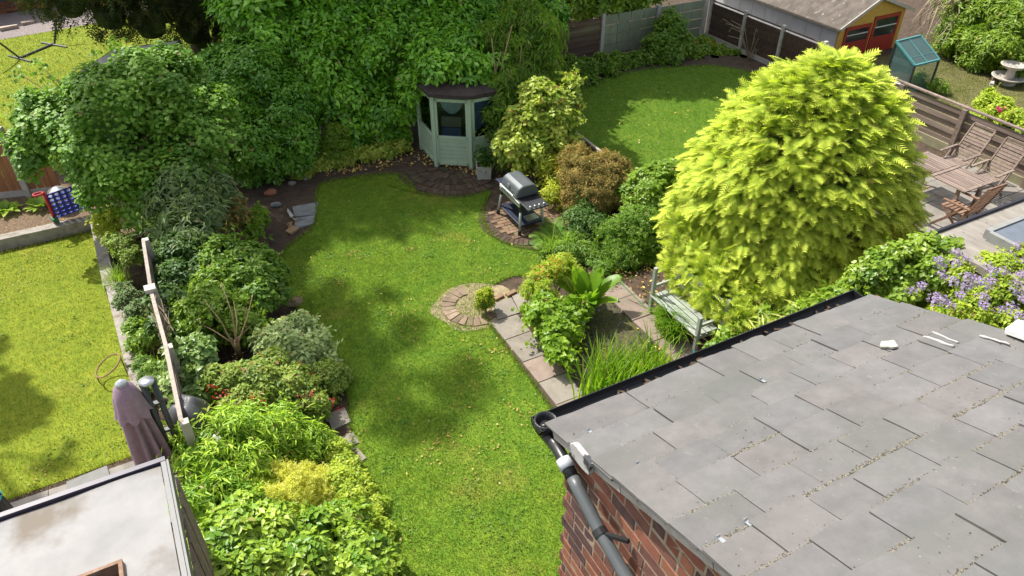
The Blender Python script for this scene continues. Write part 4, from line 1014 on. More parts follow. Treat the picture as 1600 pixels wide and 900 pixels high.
mb = MB(); mb.box((kx0 + .5, ky1 - .375, 2.8), (.92, .68, .02)); mb.build('pane', plain('sky_pane', (.13, .15, .18), .06), rl2)
# ================================================================ YELLOW SHED
sd_ = thing('garden_shed', 'yellow gabled shed with red doors, white side and mossy roof', 'shed', (20.3, 17, 0))
gl, ga, gr = at(1313, 44, 15), at(1373, -2, 15), at(1420, 14, 15)
X0, X1, ZE, ZA, XA = 18.95, 21.7, 1.04, 1.68, 20.3
mb = MB(); mb.prism([(X0, 15, 0), (X1, 15, 0), (X1, 15, 1.2), (XA, 15, ZA), (X0, 15, ZE)], (0, .05, 0)); gbl = mb.build('gable', M['yellow'], sd_)
for k in range(9):
    y = 15.05 + k * .6; box_part('wall_panel', (X0, y + .3, ZE / 2 + .02), (.04, .585, ZE + .04), surf('white_asbestos', (.44, .45, .46), (.52, .53, .54), 4, .85, rnd=.05) if k == 0 else bpy.data.materials['white_asbestos'], sd_)
box_part('wall', (X1, 17.6, .6), (.04, 5.1, 1.2), M['yellow'], sd_)
mb = MB(); mb.prism([(X0 - .18, 14.86, ZE - .02), (XA, 14.86, ZA + .1), (XA, 14.86, ZA + .04), (X0 - .18, 14.86, ZE - .08)], (0, 5.5, 0)); mb.build('roof', M['mossroof'], sd_)
mb = MB(); mb.prism([(X1 + .22, 14.86, 1.2), (XA, 14.86, ZA + .1), (XA, 14.86, ZA + .04), (X1 + .22, 14.86, 1.14)], (0, 5.5, 0)); mb.build('roof', M['mossroof'], sd_)
mb = MB(); mb.bar((X0 - .18, 14.84, ZE - .03), (XA, 14.84, ZA + .06), .03, .09); mb.bar((X1 + .22, 14.84, 1.16), (XA, 14.84, ZA + .06), .03, .09); mb.build('bargeboard', plain('pale_barge', (.45, .42, .36), .8), sd_)
dl_, dr_ = 19.15, 21.55
for i, (x0_, x1_) in enumerate(((19.18, 20.28), (20.36, 21.5))):
    f = MB(); zt_ = .98 if i == 0 else 1.14; z0_ = .02
    f.box(((x0_ + x1_) / 2, 14.985, .26), (x1_ - x0_, .03, .5)); f.box(((x0_ + x1_) / 2, 14.985, zt_ - .05), (x1_ - x0_, .03, .1))
    for x in (x0_ + .05, x1_ - .05): f.box((x, 14.983, (zt_ + .5) / 2), (.1, .03, zt_ - .5))
    dr = f.build('door', M['red'], sd_)
    box_part('pane', ((x0_ + x1_) / 2, 14.992, (zt_ + .42) / 2), (x1_ - x0_ - .16, .01, zt_ - .58), plain('dark_shed_glass', (.03, .035, .04), .1) if i == 0 else bpy.data.materials['dark_shed_glass'], dr)
    box_part('glazing_bar', ((x0_ + x1_) / 2, 14.98, (zt_ + .46) / 2), (x1_ - x0_ - .18, .02, .025), M['cleanwhite'], dr)
# ================================================================ COLD FRAME GREENHOUSE
cf = thing('mini_greenhouse', 'teal framed glass mini greenhouse with sloping lid', 'greenhouse', (19, 12.6, 0))
lq = [at(1405, 62, 12.9), at(1441, 53, 12.9), at(1463, 97, 12.0), at(1425, 110, 12.0)]
lq = [np.array((18.75, 12.95, 1.24)), np.array((19.72, 12.95, 1.26)), np.array((19.68, 12.15, .84)), np.array((18.7, 12.15, .84))]
fr = MB()
for i in range(4): fr.bar(lq[i], lq[(i + 1) % 4], .05, .05)
fr.bar((lq[0] + lq[1]) / 2, (lq[2] + lq[3]) / 2, .03, .03); fr.bar(lq[0] * .3 + lq[3] * .7, lq[1] * .3 + lq[2] * .7, .02, .025)
lid = fr.build('lid_frame', M['teal'], cf)
ct = sum(lq) / 4
mb = MB(); mb.prism([ct + (p - ct) * .97 for p in lq], (0, 0, .008)); mb.build('pane', M['teal_glass'], lid)
for p in lq: mb = MB(); mb.bar((p[0], p[1], 0), p - (0, 0, .03), .045, .045, up=(0, 1, 0)); mb.build('leg', M['darkmetal'], cf)
for i in range(4):
    p, q = lq[i], lq[(i + 1) % 4]; p0_, q0_ = np.array((*p[:2], .1)), np.array((*q[:2], .1))
    mb = MB(); mb.bar(p0_, q0_, .03, .03); mb.build('rail', M['teal'], cf)
    n_ = np.cross(q0_ - p0_, (0, 0, 1)); n_ = n_ / np.linalg.norm(n_) * .006
    mb = MB(); mb.prism([p0_, q0_, q - (0, 0, .05), p - (0, 0, .05)], n_); mb.build('pane', M['teal_glass'], cf)
for (dx, dy, s) in ((.3, .4, .14), (.6, .3, .11), (.75, .6, .13)):
    mb = MB(); mb.lathe([(s * .7, 0), (s, s * 1.6), (s * .86, s * 1.6), (s * .8, s * 1.4)], (18.5 + dx, 12.1 + dy, .02), 14); mb.build('plant_pot', M['terracotta'] if s < .14 else M['cleanwhite'], None, {.14: 'large white pot standing inside the mini greenhouse', .11: 'small terracotta pot inside the mini greenhouse', .13: 'medium terracotta pot inside the mini greenhouse by its far corner'}[s], None, 'pot', smooth=True)
# ================================================================ BIRD BATH
bb = thing('bird_bath', 'two tiered lichen stone bird bath on the parched lawn', 'bird bath', (*gz(1572, 132)[:2], 0))
c = gz(1572, 132)
mb = MB(); mb.lathe([(.2, 0), (.22, .05), (.16, .08), (.3, .14), (.45, .22), (.46, .25), (.42, .25), (.34, .19), (.1, .17)], c, 26); mb.build('lower_bowl', M['birdbath'], bb, smooth=True)
mb = MB(); mb.lathe([(.13, .16), (.12, .3), (.1, .42), (.16, .46)], c, 18); mb.build('pedestal', M['birdbath'], bb, smooth=True)
mb = MB(); mb.lathe([(.14, .44), (.26, .5), (.33, .56), (.34, .59), (.3, .59), (.24, .54), (.05, .53)], c, 24); mb.build('upper_bowl', M['birdbath'], bb, smooth=True)
for (x, y, s, nm) in ((1553, 128, .15, 'pink'), (1549, 134, .1, 'grey')):
    c = gz(x, y); MB().box((c[0], c[1], .05), (s * 1.6, s, .1), .6, .02).build('loose_brick' if nm == 'pink' else 'loose_stone', M['oldbrick'] if nm == 'pink' else M['concrete'], None, 'loose reddish brick on the grass beside the bird bath' if nm == 'pink' else 'small pale stone on the grass by the bird bath', None, 'brick' if nm == 'pink' else 'stone')
c = gz(1480, 80); tr_ = thing('stone_trough', 'pale broken stone trough below the dead branches', 'trough', c)
mb = MB(); mb.box((c[0], c[1], .14), (.42, .16, .28), .75, .02); mb.build('trough_side', M['concrete'], tr_); mb = MB(); mb.box((c[0] + .38, c[1] - .36, .12), (.36, .16, .24), .75, .02); mb.build('trough_side', M['concrete'], tr_)
# ================================================================ NEIGHBOUR'S PARASOL AND ODDMENTS
pm = thing('cantilever_parasol', 'closed mauve cantilever parasol with dark twin mast', 'parasol', (-1.0, 7.2, 0))
ax = np.array((-1.1, 7.28, 0.0)); mx = np.array((-.86, 7.3, 0.0))
nF = 72; prof = [(.06, 2.15), (.13, 2.08), (.16, 1.95), (.2, 1.7), (.235, 1.4), (.27, 1.1), (.29, .85), (.26, .62), (.22, .6)]
V = []; P = []
for j, (r, z) in enumerate(prof):
    for k in range(nF):
        th = 2 * math.pi * k / nF; dpt = min(1, (2.15 - z) / .5) * .33
        rr = r * (1 - 1.5 * dpt * (abs(math.cos(4.5 * th + .4 * math.sin(2 * th + z * 1.3)))) ** 1.6) * (1 + .05 * math.sin(3 * th + 2 * z)) * .84
        V.append(ax + (rr * math.cos(th), rr * math.sin(th), z))
for j in range(len(prof) - 1):
    for k in range(nF): k2 = (k + 1) % nF; P.append((j * nF + k, (j + 1) * nF + k, (j + 1) * nF + k2, j * nF + k2))
me = np_mesh('canopy', np.array(V) - wloc(pm), polys=P, mat=M['mauve'], smooth=True); cano = new_obj('canopy', me, pm)
V = []; P = []; pr2 = [(.06, 2.19), (.105, 2.14), (.145, 2.02), (.17, 1.86), (.195, 1.76)]
for j, (r, z) in enumerate(pr2):
    for k in range(nF):
        th = 2 * math.pi * k / nF; a_ = j / 4; rr = r * (1 + a_ * .2 * abs(math.cos(4 * th)) - .1 * a_); V.append(ax + (rr * math.cos(th), rr * math.sin(th), z - a_ * .05 * abs(math.cos(4 * th)) ** 2))
for j in range(len(pr2) - 1):
    for k in range(nF): k2 = (k + 1) % nF; P.append((j * nF + k, (j + 1) * nF + k, (j + 1) * nF + k2, j * nF + k2))
me = np_mesh('flounce', np.array(V) - wloc(pm), polys=P, mat=M['mauve'], smooth=True); new_obj('flounce', me, cano)
mb = MB(); mb.lathe([(.065, 2.18), (.065, 2.205), (.045, 2.22), (.03, 2.24), (.0, 2.245)], ax, 20); mb.build('finial_cap', plain('pale_cap', (.34, .37, .39), .45), pm, smooth=True)
mast = plain('mast_grey', (.055, .065, .06), .4, .2)
for dx in (-.05, .06):
    mb = MB(); mb.tube([mx + (dx, dx * .3, .05), mx + (dx, dx * .3, 2.1)], .035, 12); mb.build('mast', mast, pm, smooth=True)
mb = MB(); mb.lathe([(.085, 2.09), (.085, 2.115), (.0, 2.12)], mx, 18); mb.build('mast_cap', M['steel'], pm, smooth=True)
mb = MB(); mb.box((mx[0], mx[1], .05), (.7, .7, .09)); mb.build('base', M['greycover'], pm, bevel=.01)
for z in (.6, 1.3, 1.75): mb = MB(); mb.box((mx[0], mx[1], z), (.16, .06, .03)); mb.build('brace', mast, pm)
# covered bundle
c = np.array((-.6, 7.55, .6)); V = ICO_V * 1.0
v2, f2_ = ico(4); v2 = v2 * (1 + .13 * vnoise(v2, 3.3)[:, None] + .07 * np.abs(vnoise(v2 + 3, 7.3))[:, None]) * (.33, .36, .85); v2[:, 2] = np.maximum(v2[:, 2], -.58); v2 += c
TRIS[0] += len(f2_); me = np_mesh('covered_furniture', v2 - c, tris=f2_, mat=M['greycover'], smooth=True); new_obj('covered_furniture', me, None, c, 'crumpled dark grey cover over furniture beside the parasol mast', None, 'cover')
# black parasol bottom
b = at(22, 790, 7.05); dk = thing('closed_parasol', 'black closed parasol with turquoise clips near the flat roof', 'parasol', (b[0], b[1], 0))
mb = MB(); mb.lathe([(.03, .2), (.03, .9), (.15, .95), (.17, 1.15), (.12, 1.7), (.05, 2.2), (.02, 2.3)], (b[0] - .2, b[1], 0), 20, wob=lambda th, z: .1 * math.cos(7 * th)); mb.build('canopy', M['blackplastic'], dk, smooth=True)
for z, n_ in ((1.52, 'clip'), (1.36, 'clip')): mb = MB(); mb.lathe([(.15, z), (.165, z + .02), (.15, z + .045)], (b[0] - .2, b[1], 0), 16); mb.build(n_, M['teal_clip'], dk)
mb = MB(); mb.box((b[0] - .2, b[1], .06), (.4, .4, .1)); mb.build('base', M['greycover'], dk)
c = gz(140, 748, .04); V = []
MB().box((c[0], c[1] - .15, .045), (.5, .5, .02), .1).build('rubber_mat', plain('grey_mat', (.2, .2, .19), .9), None, 'ridged grey rubber mat on the neighbour slabs', None, 'mat')
c = gz(178, 592); mb = MB(); mb.tube([(c[0] + .2 * math.cos(t), c[1] + .2 * math.sin(t), .28 + .1 * math.cos(t)) for t in np.linspace(0, 6.283, 22)], .012, 6); mb.tube([(c[0] + .2, c[1], 0), (c[0] + .2, c[1], .38)], .01, 5); mb.tube([(c[0] - .2, c[1], 0), (c[0] - .2, c[1], .18)], .01, 5); mb.build('plant_hoop', M['rust'], None, 'rusty hoop support in the bed above the parasol', None, 'plant support')
# ---- four in a row game
gm_ = thing('garden_game', 'giant blue counter grid game with red posts on the sleeper', 'game', (-1.8, 15.35, .25))
gp, gq = np.array((-2.17, 15.24)), np.array((-1.42, 15.5)); gd = unit(gq - gp); gn = np.array((gd[1], -gd[0])); Lg = np.linalg.norm(gq - gp)
z0, z1 = .34, .86; nc, nr = 7, 6; cw, ch = Lg / nc, (z1 - z0) / nr
bd = MB()
for i in range(nc):
    for j in range(nr):
        cx, cz = (i + .5) * cw, z0 + (j + .5) * ch; pts = []
        for side in (0, .03):
            sq = [(-1, -1), (0, -1), (1, -1), (1, 0), (1, 1), (0, 1), (-1, 1), (-1, 0)]
            pts += [(cx + sx * cw / 2, side, cz + sz * ch / 2) for sx, sz in sq] + [(cx + .36 * cw * math.cos(t), side, cz + .36 * ch * math.sin(t)) for t in np.radians([225, 270, 315, 0, 45, 90, 135, 180])]
        W = [np.array((*(gp + gd * x + gn * s), z)) for x, s, z in pts]; Fq = []
        for s in (0, 16): Fq += [(s + k, s + (k + 1) % 8, s + 8 + (k + 1) % 8, s + 8 + k) for k in range(8)]
        Fq += [(8 + k, 8 + (k + 1) % 8, 24 + (k + 1) % 8, 24 + k) for k in range(8)]
        bd.add(np.array(W), Fq)
bd.build('grid_board', M['blue'], gm_)
for s in (-.03, Lg + .03):
    q = gp + gd * s + gn * .015
    mb = MB(); mb.tube([(*q, .0 + .25), (*q, .94)], .028, 10); ps_ = mb.build('post', M['redplastic'], gm_, smooth=True)
    mb = MB(); mb.box((*q, .33), (.1, .16, .08), .3); mb.build('clamp', M['greenplastic'], ps_)
    mb = MB(); mb.tube([(q[0] - .09 + .09 * math.cos(t), q[1] + .06 * math.sin(t), .92) for t in np.linspace(0, 6.283, 14)], .018, 6); mb.build('handle', M['redplastic'], ps_)
c = gz(90, 300, .45); mb = MB(); mb.lathe([(.02, -.24), (.15, -.19), (.23, -.06), (.24, .04), (.17, .17), (.06, .235), (0, .24)], (c[0], c[1], .33), 24); mb.build('mirror_ball', M['ball'], None, 'silver ball standing behind the blue counter grid', None, 'ornament', smooth=True)
# ---- things by the lawn edge
c = gz(460, 473); mb = MB(); mb.lathe([(.14, 0), (.14, .022), (.12, .03), (0, .03)], (c[0], c[1], .0), 20); mb.build('drain_cover', surf('drain_clay', (.2, .13, .1), (.28, .19, .15), 12, .9), None, 'small round brown cover set in the shaded lawn', None, 'drain cover')
mb = MB(); p, q = gz(449, 330, .06), gz(456, 340, .05)
mb.add([p + (-.01, .02, 0), p + (.06, .05, .0), q + (.05, 0, .02), q + (-.03, -.02, .02), p + (.02, .03, .05)], [(0, 1, 4), (1, 2, 4), (2, 3, 4), (3, 0, 4), (0, 3, 2, 1)])
tl = thing('hand_trowel', 'steel trowel with wooden handle lying by dark slabs', 'trowel', p)
mb.build('blade', M['steel'], tl); mb = MB(); mb.tube([q, q + (.04, -.16, .0)], .014, 8); mb.build('handle', M['string'], tl)
c = gz(457, 362); mb = MB(); mb.box((c[0], c[1], .03), (.2, .16, .05), .4, .015)
tw_ = thing('jute_bundle', 'frayed bundle of jute twine beside the trowel', 'twine', c); mb.build('bundle', M['string'], tw_)
mb = MB()
for i in range(7): mb.tube([c + (R.uniform(-.06, .06), .06, .06), c + (R.uniform(-.06, .06), .2, .08), c + (R.uniform(-.02, .1), .32, .04)], .006, 5)
mb.build('loose_strands', M['string'], tw_)
rub = [((423, 303), .14, 'terracotta', 'reddish broken brick lying under the clipped laurel'), ((432, 322), .12, 'stone_dark', 'grey stone on the soil behind the dark slabs'), ((409, 330), .15, 'oldbrick', 'brown stone by the shrub at the end of the soil'), ((456, 288), .1, 'stone', 'small pale stone by the ivy at the soil edge'), ((478, 280), .08, 'stone', 'pale pebble nearest the round clipped bush'), ((970, 415), .2, 'stone_dark', 'grey purple rock behind the big leaved pond plant'), ((1000, 475), .12, 'pink', 'pinkish rock at the far end of the bench')]
for (p, s, mt, lb) in rub:
    c = gz(*p); v = ICO_V * (1 + .18 * vnoise(ICO_V + c, 2.2)[:, None]) * (s, s * .75, s * .5); v[:, 2] = np.maximum(v[:, 2], -s * .3)
    me = np_mesh('rock', v, tris=ICO_F, mat=M[mt]); new_obj('rock', me, None, c + (0, 0, s * .25), lb, None, 'rock')
# ================================================================ FAR LEFT: FRAME, SHED ROOF, CONSERVATORY
hm = thing('hammock_stand', 'dark tubular hammock stand on the far lawn', 'hammock stand', (-2.5, 27.3, 0))
a, b = gz(85, 70), gz(33, 92)
mb = MB(); mb.tube([a + (0, 0, .04), b + (0, 0, .04)], .035, 8); mb.build('ground_bar', M['darkmetal'], hm)
for p, q in ((gz(65, 68), gz(105, 75)), (gz(15, 89), gz(50, 98))): mb = MB(); mb.tube([p + (0, 0, .03), q + (0, 0, .03)], .03, 8); mb.build('foot', M['darkmetal'], hm)
mb = MB(); mb.tube([a, at(88, 30, a[1] + .1), at(92, 8, a[1] + .3)], .03, 8); mb.build('arm', M['darkmetal'], hm)
mb = MB(); mb.tube([b, at(-2, 66, b[1] - .2), at(-40, 45, b[1] - .4)], .03, 8); mb.build('arm', M['darkmetal'], hm)
ss = thing('felt_roof_shed', 'low shed with grey felt roof beyond the hazel tree', 'shed', (-.2, 18.6, 0))
rq = G_((118, 118), (178, 81), (246, 80), (200, 130), z=2.0); rq = np.array([(-1.45, 17.9, 1.95), (-.28, 19.56, 2.0), (1.2, 19.4, 2.05), (.3, 17.7, 2.0)])
mb = MB(); mb.prism(rq, (0, 0, .06)); mb.build('roof', M['greyfelt'], ss)
c_ = rq.mean(0); mb = MB(); mb.prism([(c_[0] + (p[0] - c_[0]) * .93, c_[1] + (p[1] - c_[1]) * .93, 0) for p in rq], (0, 0, 1.95)); mb.build('wall', M['wood_brown'], ss)
for i in range(4): mb = MB(); mb.bar(rq[i] + (0, 0, .0), rq[(i + 1) % 4] + (0, 0, .0), .05, .12); mb.build('fascia', M['darkmetal'], ss)
cv = thing('conservatory', 'dark framed conservatory on a low brick wall', 'conservatory', (-6, 34, 0))
p0, p1 = np.array((-10.0, 31.3)), np.array((-1.6, 32.6)); d = unit(p1 - p0)
mb = MB(); mb.bar((*p0, .22), (*p1, .22), .25, .44); lw = mb.build('wall', M['mortar'], cv)
for r in range(5):
    for k in range(14):
        f = 8.5 - .25 * k - (.12 if r % 2 else 0); 
        if f < .2: continue
        q = p0 + d * f + np.array((d[1], -d[0])) * .12; o = box_part('brick', (*q, .045 + r * .085), (.23, .05, .073), M['brick'][R.integers(3)], lw, math.atan2(d[1], d[0]))
mb = MB(); mb.bar((*p0, .49), (*p1, .49), .34, .1); mb.build('sill', M['frame_blue'], cv)
for f in (8.3, 6.9, 5.5, 4.1, 2.7): mb = MB(); q = p0 + d * f; mb.bar((*q, .5), (*q, 2.6), .12, .12, up=(0, 1, 0)); mb.build('mullion', M['frame_blue'], cv)
mb = MB(); mb.bar((*p0, 2.65), (*p1, 2.65), .2, .2); mb.build('head_rail', M['frame_blue'], cv)
for f in (6.9, 5.5, 4.1, 2.7, 1.3): mb = MB(); mb.bar((*(p0 + d * (f + .07)), 1.55), (*(p0 + d * (f + 1.33)), 1.55), .02, 2.0); mb.build('pane', plain('reflecting_pane', (.28, .31, .26), .12) if f == 6.9 else bpy.data.materials['reflecting_pane'], cv)
mb = MB(); mb.prism([(*p0, 2.75), (*p1, 2.75), (p1[0] - 1, p1[1] + 4, 3.4), (p0[0] - 1, p0[1] + 4, 3.4)], (0, 0, .08)); mb.build('roof', M['greyfelt'], cv)
for (p, s, lb) in (((15, 46), .35, 'longer pale stone slab lying in the gravel'), ((45, 38), .25, 'shorter pale stone slab lying in the gravel')):
    c = gz(*p); MB().box((c[0], c[1], .06), (s * 1.6, s * .6, .1), .25, .02).build('loose_slab', plain('pink_stone', (.45, .36, .3), .9), None, lb, None, 'slab')
# ================================================================ PLANTING
OV = T_oval(.5); OVW = T_oval(.82, .1, .14); LN = T_two(.26, .16); LNW = T_two(.2, .2); LNN = T_two(.16, .22); TW = T_two(.55); TWW = T_two(.8); CL = T_cluster(5, .42); CL7 = T_cluster(6, .34, 2)
SP = T_spray(5); SPG = T_spray(6, .44, .7, .34, 1.35); SPL = T_spray(4, .36, .7, .3); FERN = T_spray(11, .3, 1.25, .35)
L_hazel = leafmat('hazel_leaf', (.06, .14, .03), (.16, .28, .06), rough=.5, trans=.3, spec=.45)
L_laurel = leafmat('laurel_leaf', (.055, .16, .018), (.155, .33, .038), rough=.32, trans=.12, spec=.5)
L_laurel2 = leafmat('clipped_laurel_leaf', (.045, .135, .018), (.115, .25, .034), rough=.32, trans=.12, spec=.5)
L_conifer = leafmat('dark_conifer_leaf', (.02, .035, .012), (.05, .07, .022), rough=.7, trans=.15, odd=(.3, .24, .04), oddk=.9)
L_gold = leafmat('golden_conifer_leaf', (.04, .11, .012), (.15, .24, .03), tip=(.62, .7, .1), rough=.75, trans=.24, spec=.25)  # older green at spray bases, darkened further to paint shade into the gaps
L_bamboo = leafmat('bamboo_leaf', (.08, .17, .025), (.16, .26, .05), rough=.5, trans=.35, odd=(.32, .34, .1), oddk=.86)
L_varieg = leafmat('cream_edged_leaf', (.12, .2, .035), (.36, .4, .13), rough=.5, trans=.3, odd=(.3, .15, .05), oddk=.95)
L_tan = leafmat('dry_leaf', (.16, .12, .055), (.3, .22, .11), rough=.8, trans=.15, odd=(.13, .17, .04), oddk=.7)
L_orange = leafmat('orange_leaf', (.28, .12, .04), (.45, .25, .08), rough=.7, trans=.25)
L_lime = leafmat('lime_leaf', (.2, .26, .04), (.38, .4, .09), rough=.5, trans=.35)
L_mid = leafmat('mid_leaf', (.055, .125, .022), (.135, .22, .042), rough=.45, trans=.3)
L_bright = leafmat('bright_leaf', (.08, .16, .022), (.19, .28, .048), rough=.42, trans=.32, spec=.5)
L_dark = leafmat('dark_leaf', (.025, .07, .02), (.07, .13, .035), rough=.5, trans=.25)
L_budd = leafmat('grey_green_leaf', (.06, .12, .045), (.15, .22, .09), tip=(.17, .24, .1), rough=.6, trans=.25)
L_silver = leafmat('silver_leaf', (.15, .22, .13), (.36, .43, .32), rough=.6, trans=.2, odd=(.42, .38, .12), oddk=.94)
L_fuch = leafmat('fuchsia_leaf', (.085, .15, .035), (.22, .28, .085), rough=.5, trans=.3, odd=(.33, .06, .03), oddk=.965)
L_rose = leafmat('rose_leaf', (.07, .14, .05), (.2, .27, .14), rough=.38, trans=.25, spec=.6)
L_sasa = leafmat('sasa_leaf', (.09, .2, .022), (.27, .38, .055), rough=.45, trans=.22, odd=(.42, .36, .12), oddk=.96)
L_spir = leafmat('golden_spiraea_leaf', (.36, .36, .1), (.52, .52, .22), rough=.6, trans=.35)
L_privet = leafmat('privet_leaf', (.15, .24, .03), (.33, .38, .07), rough=.5, trans=.3)
L_gloss = leafmat('glossy_leaf', (.065, .145, .02), (.22, .31, .05), rough=.4, trans=.16, spec=.35)
L_ivy = leafmat('ivy_leaf', (.075, .15, .022), (.22, .3, .055), rough=.38, trans=.3, spec=.5)
L_sol = leafmat('potato_vine_leaf', (.13, .22, .025), (.3, .36, .06), rough=.5, trans=.3, odd=(.3, .2, .07), oddk=.93)
L_lilac = leafmat('lilac_petal', (.36, .27, .54), (.55, .44, .7), rough=.6, trans=.3)
L_grass = leafmat('strap_leaf', (.06, .15, .018), (.15, .25, .035), rough=.4, trans=.35, odd=(.35, .3, .1), oddk=.95)
L_grassl = leafmat('pale_strap_leaf', (.13, .23, .04), (.26, .36, .09), rough=.4, trans=.35)
L_iris = leafmat('iris_blade', (.075, .17, .018), (.19, .29, .04), rough=.4, trans=.38, odd=(.4, .38, .12), oddk=.95)
L_marsh = leafmat('marsh_leaf', (.085, .17, .02), (.2, .3, .05), rough=.4, trans=.35)
L_rush = leafmat('red_rush', (.14, .09, .035), (.25, .16, .07), rough=.6, trans=.2)
L_fern = leafmat('fern_leaf', (.06, .15, .025), (.14, .25, .05), rough=.6, trans=.35)
L_ghost = leafmat('white_edged_leaf', (.34, .38, .16), (.52, .54, .28), rough=.5, trans=.3)
L_red = leafmat('red_petal', (.4, .02, .02), (.6, .05, .05), rough=.5, trans=.3)
L_pink = leafmat('pink_petal', (.65, .04, .18), (.75, .1, .28), rough=.5, trans=.3)
L_white = leafmat('white_petal', (.6, .6, .62), (.75, .75, .78), rough=.5, trans=.3)
L_blue = leafmat('blue_petal', (.05, .14, .5), (.12, .25, .65), rough=.5, trans=.3)
L_oflow = leafmat('orange_petal', (.55, .2, .03), (.7, .35, .06), rough=.5, trans=.3)
L_fallen = leafmat('fallen_leaf', (.28, .14, .06), (.5, .36, .15), rough=.8, trans=.15, odd=(.55, .42, .3), oddk=.8)
SPRIGS = []
def sprig_extra(pts, size, tmpl, spread, n, droop=.2):
    """a few stray shoots that break the outline"""
    P = []; Nn = []
    for (x, y, B) in pts:
        c = at(x, y, B); SPRIGS.append(c); P.append(c + R.normal(0, spread, (n, 3)) * (1, 1, .6)); Nn.append(unit(R.normal(size=(n, 3)) + (0, 0, .8)))
    P = np.vstack(P); Nn = np.vstack(Nn); return leaves(P, leaf_dirs(Nn, droop), Nn, size * R.uniform(.7, 1.2, len(P)), tmpl)
def flowers(name, pts, size, mat, parent, per=7, spread=.03):
    P = []; Nn = []
    for c in pts:
        P.append(np.asarray(c) + R.normal(0, spread, (per, 3))); Nn.append(unit(R.normal(size=(per, 3)) + (0, -.3, 1)))
    P = np.vstack(P); Nn = np.vstack(Nn); D = leaf_dirs(Nn, 0)
    return leaf_part(name, [leaves(P, D, Nn, size * R.uniform(.7, 1.2, len(P)), TWW)], mat, parent, 'stuff')
# ---- back of the garden
plant('hazel_tree', 'broad round leaved hazel tree over the blue game grid', 'tree', lobes_px([(180, 205, 14.3, 92), (95, 200, 14.9, 56), (55, 240, 14.7, 34), (255, 165, 14.5, 80), (305, 210, 14.0, 70), (205, 290, 13.7, 70), (160, 270, 14, 40), (150, 172, 15, 48), (240, 155, 14.8, 44), (290, 280, 13.3, 55), (60, 175, 15, 30), (330, 175, 14.2, 40)]), L_hazel, .088, TWW, .4, .95, .34, .25, base=(-.6, 13.9, 0), core=.45, up=1.2, stem_r=.06,
      extra=[sprig_extra([(30, 115, 15.3), (42, 140, 15.2), (25, 180, 15), (75, 120, 15.2), (178, 68, 15.6), (172, 78, 15.5), (150, 85, 15.4), (265, 80, 14.8), (60, 100, 15.4), (110, 130, 15.2), (12, 220, 14.8), (220, 88, 15)], .088, OVW, .09, 20)])
hz = bpy.data.objects['hazel_tree']; mb = MB()
for c in SPRIGS[:12]: mb.tube([(-.6, 13.9, 1.3), (np.array((-.6, 14.2, 2.2)) + c) / 2, c], [.03, .014, .004], 5)
mb.build('branch', M['twig'], hz)
lob = lobes_px([(430, 45, 17.6, 75), (450, 20, 18, 80), (545, 10, 17.9, 85), (650, 0, 17.9, 90), (760, 5, 17.6, 75), (835, 20, 17.4, 48), (510, 85, 17.2, 75), (600, 80, 17.0, 80), (690, 70, 16.9, 72), (775, 75, 16.6, 52), (545, 160, 16.6, 58), (600, 175, 16.3, 52), (665, 120, 16.3, 46), (725, 100, 16.1, 40), (570, 215, 16.2, 36), (610, 205, 16.1, 30), (480, 130, 16.9, 50), (690, 112, 14.7, 32), (732, 108, 14.5, 30), (655, 135, 15.3, 30), (765, 112, 14.4, 24), (640, 170, 15.9, 30), (675, 92, 15.3, 34), (720, 80, 15.2, 34), (557, 4, 17.2, 34), (590, -4, 17.2, 34)])
for x, y, z, r in ((4.4, 18.6, 3.4, 1.5), (6.2, 18.6, 3.9, 1.7), (8.2, 18.5, 3.8, 1.6), (9.8, 18.3, 3.0, 1.2), (5.2, 18.9, 5.0, 1.4), (7.3, 18.9, 5.2, 1.5), (3.2, 18.6, 3.0, 1.1), (4.0, 17.5, 6.1, 1.15), (5.4, 17.5, 6.5, 1.2), (6.8, 17.6, 6.4, 1.2), (6.1, 17.3, 5.2, .9), (4.7, 17.3, 5.0, .9)): lob.append((np.array((x, y, z)), np.array((r, r, r))))  # highest lobes, out of view, are added to shade the foliage below
plant('laurel_hedge', 'towering cherry laurel hedge leaning over the summerhouse', 'hedge', lob, L_laurel, .13, T_two(.5), .25, 1.05, .36, .45, base=(6.3, 18.3, 0), core=.74, thin=3.2, stems=7, stem_r=.07)
plant('laurel_bush', 'rounded dark laurel bush between hazel tree and laurel hedge', 'bush', lobes_px([(395, 125, 16.5, 60), (425, 170, 16.2, 64), (440, 225, 15.8, 52), (385, 225, 15.8, 58), (360, 150, 16.4, 50), (405, 265, 15.6, 34), (465, 205, 15.9, 32), (350, 120, 16.8, 40)]), L_laurel2, .095, T_two(.5), .25, 1.2, .22, .3, base=(2.1, 16.3, 0), core=.8, shoots=3)
plant('box_bush', 'small clipped light green bush at the foot of the laurel', 'bush', lobes_px([(525, 212, 15.75, 19), (526, 232, 15.6, 22)]), L_bright, .05, TW, .28, 1.2, .09, .2, core=.8, shoots=0)
low = []
for i, (x, y) in enumerate(((470, 268), (490, 258), (512, 254), (535, 250), (556, 246), (578, 242), (600, 238), (622, 232))): low.append((gz(x, y, .1), np.array((.28, .22, .16))))
plant('ground_ivy', 'pale edged ivy carpet between soil and laurel foot', 'ground cover', low, L_varieg, .07, TWW, .42, 1.2, .12, .1, core=.7, stems=0)
